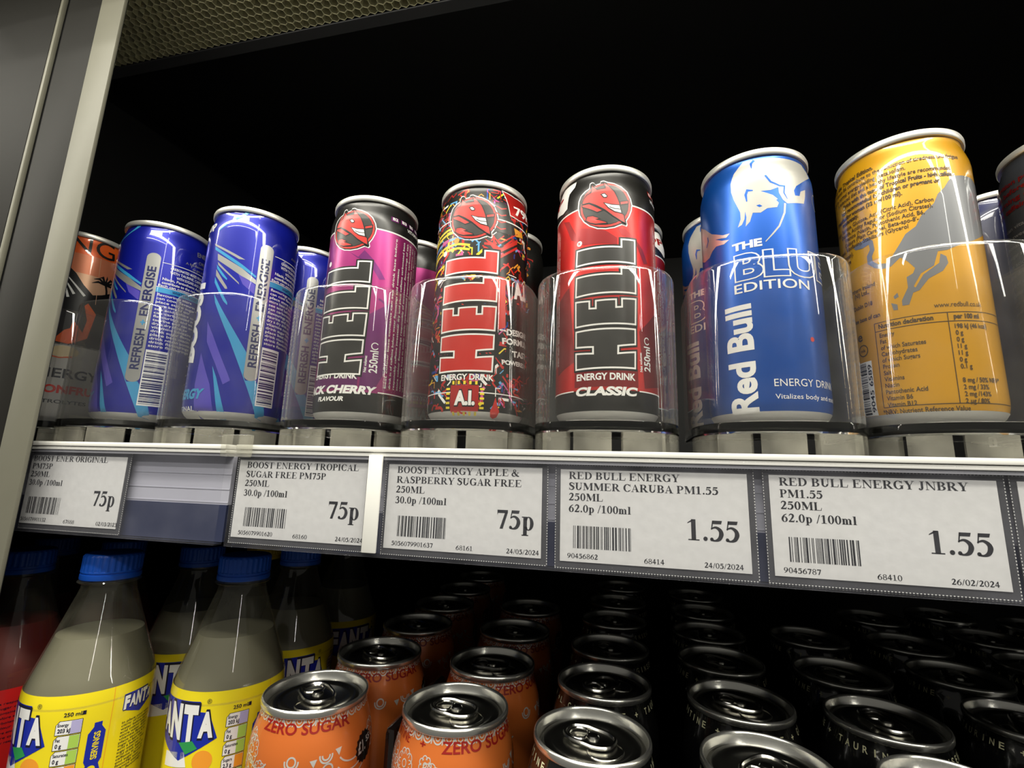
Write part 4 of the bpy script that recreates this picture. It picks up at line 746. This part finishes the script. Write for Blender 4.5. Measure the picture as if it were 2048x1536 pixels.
boost1 = dup(boost2, (-0.3157, -0.1113, CANZ), face_cam(-0.3157, -0.1113) - 13.6 / 26.5, 'blue can with violet and light blue stripes, standing beside the orange can')
cherry = slim_can('purple and black can with a round red horned emblem', -0.1523, -0.1113, zc((16.5, 'satin_black'), (113, 'satin_purple'), (200, 'satin_black')), d_cherry)
circuit = slim_can('multicoloured circuit-patterned can with big red letters', -0.0804, -0.1130, zc((200, 'satin_black')), d_circuit)
classic = slim_can('red and black can with a round red horned emblem', -0.0090, -0.1135, zc((15.3, 'satin_black'), (111.3, 'satin_red'), (200, 'satin_black')), d_classic)
bluebull = slim_can('plain blue can with a silver bull, front one of its lane', 0.0684, -0.1127, zc((200, 'satin_blue')), d_blue)
slim_can('yellow can covered in small print, with a grey bull', 0.1345, -0.1134, zc((200, 'gloss_yellow')), d_yellow)
slim_can('orange and black can half hidden by the grey upright', -0.3890, -0.1130, zc((53, 'gloss_pale'), (104, 'gloss_peach'), (118, 'gloss_salmon'), (200, 'gloss_orange')), d_orange)
slim_can('silver-blue can coloured dark for shade, red print, cut off by the right edge', 0.2085, -0.1100, zc((200, 'gloss_slate')), d_shaded)  # dark base colour stands in for the weak light on this can
dup(boost2, (-0.2365, -0.0610, CANZ), face_cam(-0.2365, -0.0610) - .15, 'blue striped can behind the second striped can')
dup(boost2, (-0.3250, -0.0570, CANZ), face_cam(-0.325, -0.057) + .8, 'blue striped can showing a sliver behind the first striped can')
dup(cherry, (-0.1500, -0.0575, CANZ), face_cam(-0.15, -0.0575) + 2.6, 'purple and black can hidden behind the front purple can')
dup(circuit, (-0.0800, -0.0590, CANZ), face_cam(-0.08, -0.059) - 1.0, 'circuit-patterned can behind the front multicoloured can')
dup(classic, (0.0005, -0.0590, CANZ), face_cam(0.0005, -0.059) + 2.25, 'red and black can behind the front red can, its white flag showing')
dup(bluebull, (0.0645, -0.0590, CANZ), face_cam(0.0645, -0.059) - .55, 'plain blue can with a silver bull, second in its lane')
slim_can('dark blue can behind the yellow and shade-darkened cans at the right', 0.2080, -0.0550, zc((200, 'gloss_navy')), None)

# ------------------------------------------------------------------ tall cans on the lower shelf
TALL = [(0, 23.5), (2, 26), (6, 29.8), (9, 30.6), (140, 30.6), (146, 30.4), (151, 29.6), (156, 28.3), (160, 27.0), (163, 26.2), (164.5, 26.0)]
tall_r = interp(TALL); HT = 0.1682
bm = bmesh.new(); lathe(bm, [(.0258, .1642), (.0267, .1645), (.0271, .1652), (.0271, .1668), (.0268, .1678), (.0262, .1682), (.0257, .1679), (.0254, .1668), (.0245, .1634), (.0240, .1627), (.0235, .1627), (.0231, .1633), (.0227, .1642), (.0221, .1645), (.0188, .1644), (.0183, .1641), (.0150, .1641)], cap1=True, zone=lambda z: 1 if z > .1648 else 0)
for (r, cx, cy) in ((.0088, 0, -.0095),):
    tube(bm, [(cx + r * math.cos(2 * math.pi * k / 24), cy + r * .8 * math.sin(2 * math.pi * k / 24), .1642) for k in range(24)], .00035, 0, 5, True)
ob = finish(bm, 'lid', ['lid_metal', 'seam_metal'], angle=50); ME_TLID = ob.data; bpy.data.objects.remove(ob)
bm = tab_mesh('pull_tab', 1.0); ob = finish(bm, 'pull_tab', ['lid_metal']); ME_TTAB = ob.data; bpy.data.objects.remove(ob)
def tall_can(label, base, draw, group):
    t = thing('tall_can', label, 'can', (0, 0, FLOOR), 0, group); bm = bmesh.new()
    lathe(bm, [(r / 1000, z / 1000) for z, r in TALL], cap0=True); pr = Print([base]); draw(pr); slots = pr.slots
    pr.wrap(bm, 30.6, tall_r, vcuts=(138, 140, 143, 146, 148.5, 151, 153.5, 156, 158, 160, 161.5, 163)); finish(bm, 'can_body', slots, t, angle=40)
    link('lid', ME_TLID, t); link('pull_tab', ME_TTAB, t, (0, .0015, .1643), .5)
    return t
def d_tall_orange(pr):
    pr.text('ZERO SUGAR', (-25.3, 158.6), (25.3, 158.6), 4.6, 'can_print_red', 4, .02); pr.text('L-CARNITINE', (-78, 158.6), (-46, 158.6), 4.2, 'can_print_red', 4, 0); pr.text('+', (-38, 159.2), (-34.6, 159.2), 3.0, 'can_print_red', 4, .02)
    sl = 'can_print_silver'; rnd = random.Random(5)
    for i in range(30):                                             # looping floral doodles
        u = -90 + i * 6.2; 
        if abs(u) > 0: pr.arc(u, 164.2, 2.6, math.pi, 2 * math.pi, .6, sl, 2); pr.arc(u, 164.2, 1.3, math.pi, 2 * math.pi, .5, sl, 2)
        pr.stroke([(u + 3.2, 164), (u + 2.6, 161.5)], .6, sl, 2)
    for (cx, cy, n, r) in ((-30, 149, 9, 6.0), (-31, 139, 10, 8), (-21, 143, 8, 4), (-46, 151, 9, 6), (-55, 144, 10, 7), (-41, 143, 8, 5), (-33, 153.5, 7, 3.6), (-63, 152, 8, 5), (44, 148, 9, 7), (60, 140, 10, 9), (80, 150, 9, 7), (-60, 150, 9, 8), (-78, 139, 11, 9)):
        for k in range(n):
            a = 2 * math.pi * k / n; pr.arc(cx + r * .62 * math.cos(a), cy + r * .62 * math.sin(a), r * .34, a - 2, a + 2, .45, sl, 2, 8)
        pr.arc(cx, cy, r * .25, 0, 6.28, .5, sl, 2, 10)
    for (cx, cy, r, a0, a1) in ((-24, 152, 9, 3.6, 5.6), (-24, 150, 11, 3.7, 5.5), (-22, 148, 13, 3.8, 5.4), (26, 152, 9, 3.8, 5.8), (26, 150, 11, 3.9, 5.7), (26, 148, 13, 4, 5.6), (-4, 148, 2, 0, 6.28), (-4, 148, 3.2, 3, 6.4), (12, 149, 3, 3, 6.4), (12, 149, 1.8, 3, 6.4), (13, 143, 2.4, 0, 6.28)): pr.arc(cx, cy, r, a0, a1, .75, sl, 2)
    for (x, y) in ((6, 147), (18, 149.5)): pr.poly([(x - 1.6, y + 1), (x + 1.8, y + 1.3), (x + .4, y - 2)], sl, 2)
    pts = []
    for k in range(32): r = 7.4 if k % 2 else 6.5; pts.append((35.5 + r * math.cos(2 * math.pi * k / 32), 145 + r * math.sin(2 * math.pi * k / 32)))
    pr.poly(pts, 'can_black', 3); pr.text('\u00a31.', (30.2, 142.8), (36.2, 143.4), 5.4, sl, 4, .03); pr.text('55', (36.8, 146), (41, 146.4), 2.8, sl, 4, .03)
    pr.poly([(-96, 12), (96, 12), (96, 138), (-96, 138)], 'can_orange', 1)
def d_tall_black(pr):
    cr = 'can_print_cream'; ring = 2 * math.pi * 30.6; s = 'L-CARNITINE + TAURINE + GINSENG + GUARANA +'; n = len(s)
    for i, c in enumerate(s):
        if c != ' ':
            u = -ring / 2 + ring * (i + .5) / n; wd = 2.4 if c not in 'I' else .7
            if c == '-': wd = 1.4
            pr.text(c, (u - wd / 2, 158.6), (u + wd / 2, 158.6), 3.0 if c not in '-' else .5, cr, 2, .015)
oc = tall_can('x', 'can_orange', d_tall_orange, 'orange tall cans on the lower shelf'); kc = tall_can('x', 'can_black', d_tall_black, 'black tall cans on the lower shelf')
ORD = ['front', 'second', 'third', 'fourth', 'fifth', 'sixth', 'seventh']
state = {'o': 0, 'k': 0}; rnd = random.Random(3)
def place(kind, colname, rowi, x, y, rz):
    src = oc if kind == 'o' else kc
    lab = '%s can %s in the %s' % (('orange' if kind == 'o' else 'black'), 'at the front' if rowi == 0 else ORD[rowi] + ' from front', colname)
    if not state[kind]: state[kind] = 1; src.location = (x, y, FLOOR); src.rotation_euler.z = rz; src['label'] = lab; return src
    return dup(src, (x, y, FLOOR), rz, lab)
def column(kind, name, pts, rots):
    for i, (x, y) in enumerate(pts): place(kind, name, i, x, y, face_cam(x, y) + (rots[i] if i < len(rots) else rnd.uniform(-.5, .5)))
column('o', 'left orange lane beside the lemon bottles', [(-.164, -.110), (-.1605, -.0455), (-.1620, .0195), (-.1640, .0840), (-.1660, .1480), (-.1670, .2150)], [-.15, .2, .4, .1])
column('o', 'right orange lane beside the black cans', [(-.0866, -.1042), (-.0843, -.0410), (-.0853, .0290), (-.0860, .0980)], [.62, .9, 0.5])
column('k', 'leftmost black lane next to the orange cans', [(-.0166, -.1130), (-.0137, -.0498), (-.0122, .0128), (-.0108, .0840), (-.0085, .1480), (-.0060, .2200)], [.7, 2.0, .3])
column('k', 'second black lane under the left 1.55 ticket', [(.0575, -.1165), (.0596, -.0534), (.0609, .0100), (.0630, .0720), (.0675, .1360), (.0700, .2030)], [2.2, .9, .75])
column('k', 'third black lane under the right 1.55 ticket', [(.1270, -.1170), (.1289, -.0535), (.1330, .0105), (.1390, .0855)], [1.5, .25, .9, .8])
column('k', 'fourth black lane, near the right edge', [(.2020, -.0990), (.2035, -.0345), (.2072, .0300), (.2100, .0930), (.2190, .1700)], [0, -.3, -.35])
column('k', 'rightmost black lane, cut by the photo edge', [(.2780, .0030), (.2790, .0680), (.2860, .1310), (.2900, .2050)], [])
place('k', 'far right corner behind the rightmost lane', 0, .3550, .1890, 0)['label'] = 'black can alone in the far right corner at the back'
# lane divider between the two orange lanes
bm = bmesh.new(); box(bm, -0.1288, -0.1222, -0.098, -0.020, FLOOR + .0002, -0.1555, 0, 0.003)
tag(finish(bm, 'lane_divider', ['divider_black']), 'glossy black divider standing between the two orange lanes', 'divider')

# ------------------------------------------------------------------ bottles
BOT = [(0, 25), (3, 27.5), (8, 28.4), (60, 28.7), (100, 28.4), (140, 28.9), (152, 29.3), (160, 29.5), (166, 29.0), (172, 27.2), (179.5, 24.6), (186, 22.4), (193, 20.0), (199, 17.9), (203, 16.6), (207, 15.3), (211, 13.9), (214, 13.1), (217, 12.8)]
bot_r = interp(BOT); BH = 0.233
bm = bmesh.new(); lathe(bm, [(r / 1000, z / 1000) for z, r in BOT] + [(.0148, .2172), (.0152, .2177), (.0148, .2184), (.0126, .2187), (.0124, .2200), (.0113, .2201), (.0113, .2175)], seg=64); ob = finish(bm, 'bottle_shell', ['clear_bottle'], angle=50); ME_SHELL = ob.data; bpy.data.objects.remove(ob)
def liquid(m):
    bm = bmesh.new(); lathe(bm, [((bot_r(z) - .9) / 1000, z / 1000) for z in (1, 3, 8, 60, 100, 140, 152, 160, 166, 172, 179.5, 186, 190.5)], seg=64, cap0=True, cap1=True); ob = finish(bm, 'drink', [m], angle=50); d = ob.data; bpy.data.objects.remove(ob); return d
ME_LEM, ME_RED = liquid('lemon_drink'), liquid('red_drink')
def capmesh(m):
    bm = bmesh.new()
    ridge = lambda i, r, z: r + (.00035 if (i // 2) % 2 and .2238 < z < .2318 else 0)
    lathe(bm, [(.0118, .2192), (.0144, .2192), (.0146, .2197), (.0145, .2218), (.0140, .2221), (.0140, .2227), (.0145, .2230), (.0145, .2236), (.0141, .2239), (.0140, .2316), (.0136, .2326), (.0128, .2330)], seg=120, cap1=True, rfun=ridge)
    ob = finish(bm, 'cap', [m], angle=25); d = ob.data; bpy.data.objects.remove(ob); return d
ME_CAP, ME_CAPY = capmesh('cap_blue'), capmesh('cap_yellow')
def wordmark(pr, x, y, k, word, lay):
    """slanted white capitals on a blue shield"""
    pr.poly([(x - 44 * k, y + 1.5 * k), (x - 10 * k, y + 2 * k), (x - 9.5 * k, y - 3 * k), (x - 5 * k, y - 3.4 * k), (x, y - 16 * k), (x - 19 * k, y - 27 * k), (x - 44 * k, y - 17 * k)], 'label_blue', lay)
    for c, x0, x1, y0, h in (('F', -43, -36.5, -16, 15), ('A', -36, -28, -15, 13.4), ('N', -27.6, -19.6, -16, 16), ('T', -18.6, -10.4, -16.4, 16.4), ('A', -9.6, -2.2, -14.6, 11.6)):
        pr.text(c, (x + x0 * k - .3 * k, y + (y0 - .6) * k), (x + (x1 + .9) * k, y + (y0 - .6) * k), (h + 1.2) * k, 'label_ink', lay + 1, .085); pr.text(c, (x + x0 * k, y + y0 * k), (x + x1 * k, y + y0 * k), h * k, 'label_white', lay + 2, .06)
def label_lemon():
    bm = bmesh.new(); zz = (88, 100, 120, 140, 146, 152, 158, 164, 166.5)
    lathe(bm, [((bot_r(z) + .12) / 1000, z / 1000) for z in zz], seg=64); pr = Print(['label_yellow']); o = 166.5
    wordmark(pr, 0, o - 6.5, 1.0, 'FANTA', 2); pr.line('\u00ae', -6.8, o - 5.4, 2.2, 'label_ink', 4)
    pr.poly([(-30, o - 31), (-16, o - 29), (-14, o - 36), (-30, o - 38)], 'label_white', 2); pr.poly([(-20, o - 25), (-12, o - 23.5), (-9, o - 27), (-15, o - 30)], 'label_leaf', 5); pr.disc(-6, o - 33, 5, 'label_orange', 2)
    pr.line('250 mL', 6.0, o - 9.6, 1.9, 'label_ink', 4, .02); pr.rect(13.4, o - 9.7, 14.8, o - 7.8, 'label_ink', 4)
    for i, (a, b_, m) in enumerate((('Energy', '203 kJ', 'label_lilac'), ('Fat', '0 g', 'label_green'), ('Saturates', '0 g', 'label_green'), ('Sugars', '2.3 g', 'label_orange'), ('Salt', '0 g', 'label_green'))):
        y = o - 11.6 - i * 7.0; 
        for mm, d in (('label_ink', .25), ('label_white', 0)): pr.poly([(3.6 - d, y - 6.2 - d), (13.8 + d, y - 6.2 - d), (13.8 + d, y + d), (5.0 - d, y + d), (3.6 - d, y - 1.6)], mm, 3 if d else 4)
        pr.rect(9.6, y - 6.1, 13.7, y - .1, m, 5); pr.line(a, 4.2, y - 2.4, 1.5, 'label_ink', 6, .02, .8); pr.line(b_, 4.4, y - 5.2, 1.9, 'label_ink', 6, .03, .8)
    pr.poly([(19.0, o - 15.0), (22.2, o - 15.0), (22.2, o - 17), (24.2, o - 20), (24.2, o - 33), (23.2, o - 35), (24.2, o - 38), (24.2, o - 48), (17, o - 48), (17, o - 38), (18, o - 35), (17, o - 33), (17, o - 20), (19, o - 17)], 'label_blue', 3)
    pr.text('SERVINGS', (22, o - 32.6), (22, o - 19.5), 2.6, 'label_yellow', 5, .03); pr.line('2', 18.6, o - 41, 5.5, 'label_yellow', 5, .05)
    wordmark(pr, 49, o - 6.0, .42, 'FANTA', 2); tiny_lines(pr, 31.5, o - 45, 50, o - 19, 'label_ink', 16, 40, 1.25); pr.stroke([(25.6, o), (25.6, 90)], .25, 'label_orange', 2)
    pr.wrap(bm, 29.2, lambda z: bot_r(z) + .12, vcuts=(100, 120, 140, 146, 152, 158, 162, 164)); ob = finish(bm, 'label', pr.slots, angle=50); d = ob.data; bpy.data.objects.remove(ob); return d
def label_red():
    bm = bmesh.new(); lathe(bm, [((bot_r(z) + .12) / 1000, z / 1000) for z in (88, 100, 120, 140, 146, 152, 158)], seg=64); pr = Print(['label_red'])
    tiny_lines(pr, -2, 128, 12, 152, 'label_ink', 9, 50, 1.3); pr.rect(14, 118, 24, 134, 'label_white', 2); pr.rect(14.5, 118.5, 18.5, 133.5, 'label_green', 3); pr.poly([(26, 148), (32, 154), (36, 148), (36, 120), (28, 112)], 'label_white', 2); pr.disc(30, 108, 6, 'label_orange', 3)
    pr.wrap(bm, 29.2, lambda z: bot_r(z) + .12, vcuts=(100, 120, 140, 146, 152)); ob = finish(bm, 'label', pr.slots, angle=50); d = ob.data; bpy.data.objects.remove(ob); return d
ME_LL, ME_LR = label_lemon(), label_red()
def bottle(lab, x, y, ztop, rot, drink, cap, label):
    t = thing('soda_bottle', lab, 'bottle', (x, y, FLOOR), face_cam(x, y) + rot, 'plastic soda bottles on the lower shelf'); k = (ztop - FLOOR) / BH; t.scale = (k, k, k)
    link('bottle_shell', ME_SHELL, t); link('drink', drink, t); link('cap', cap, t); link('label', label, t); return t
bottle('lemon soda bottle beside the red one, front of its lane', -.296, -.127, -.071, -15 / 29.2, ME_LEM, ME_CAP, ME_LL)
bottle('lemon soda bottle beside the front orange can, front of its lane', -.2290, -.0985, -.0720, -3.0 / 29.2, ME_LEM, ME_CAP, ME_LL)
bottle('lemon soda bottle standing in the gap behind the two front lemon bottles', -.303, -.0555, -.0765, .3, ME_LEM, ME_CAP, ME_LL)
bottle('lemon soda bottle behind the right front lemon bottle, its blue cap near the ticket edge', -.2395, -.0295, -.0755, .9, ME_LEM, ME_CAP, ME_LL)
bottle('dark lemon bottle third in the lane, behind the left orange can lane', -.2420, .0400, -.0760, 1.2, ME_LEM, ME_CAP, ME_LL)
bottle('lemon bottle with a yellow cap at the back', -.3080, .0150, -.0830, .5, ME_LEM, ME_CAPY, ME_LL)
bottle('red soda bottle half hidden by the grey upright', -.3720, -.1215, -.0745, .1, ME_RED, ME_CAP, ME_LR)
bottle('red soda bottle behind the front red one', -.3800, -.0520, -.0775, .4, ME_RED, ME_CAP, ME_LR)
bottle('soda bottle in the far left corner under the shelf', -.4480, -.0520, -.0790, .4, ME_RED, ME_CAP, ME_LR)
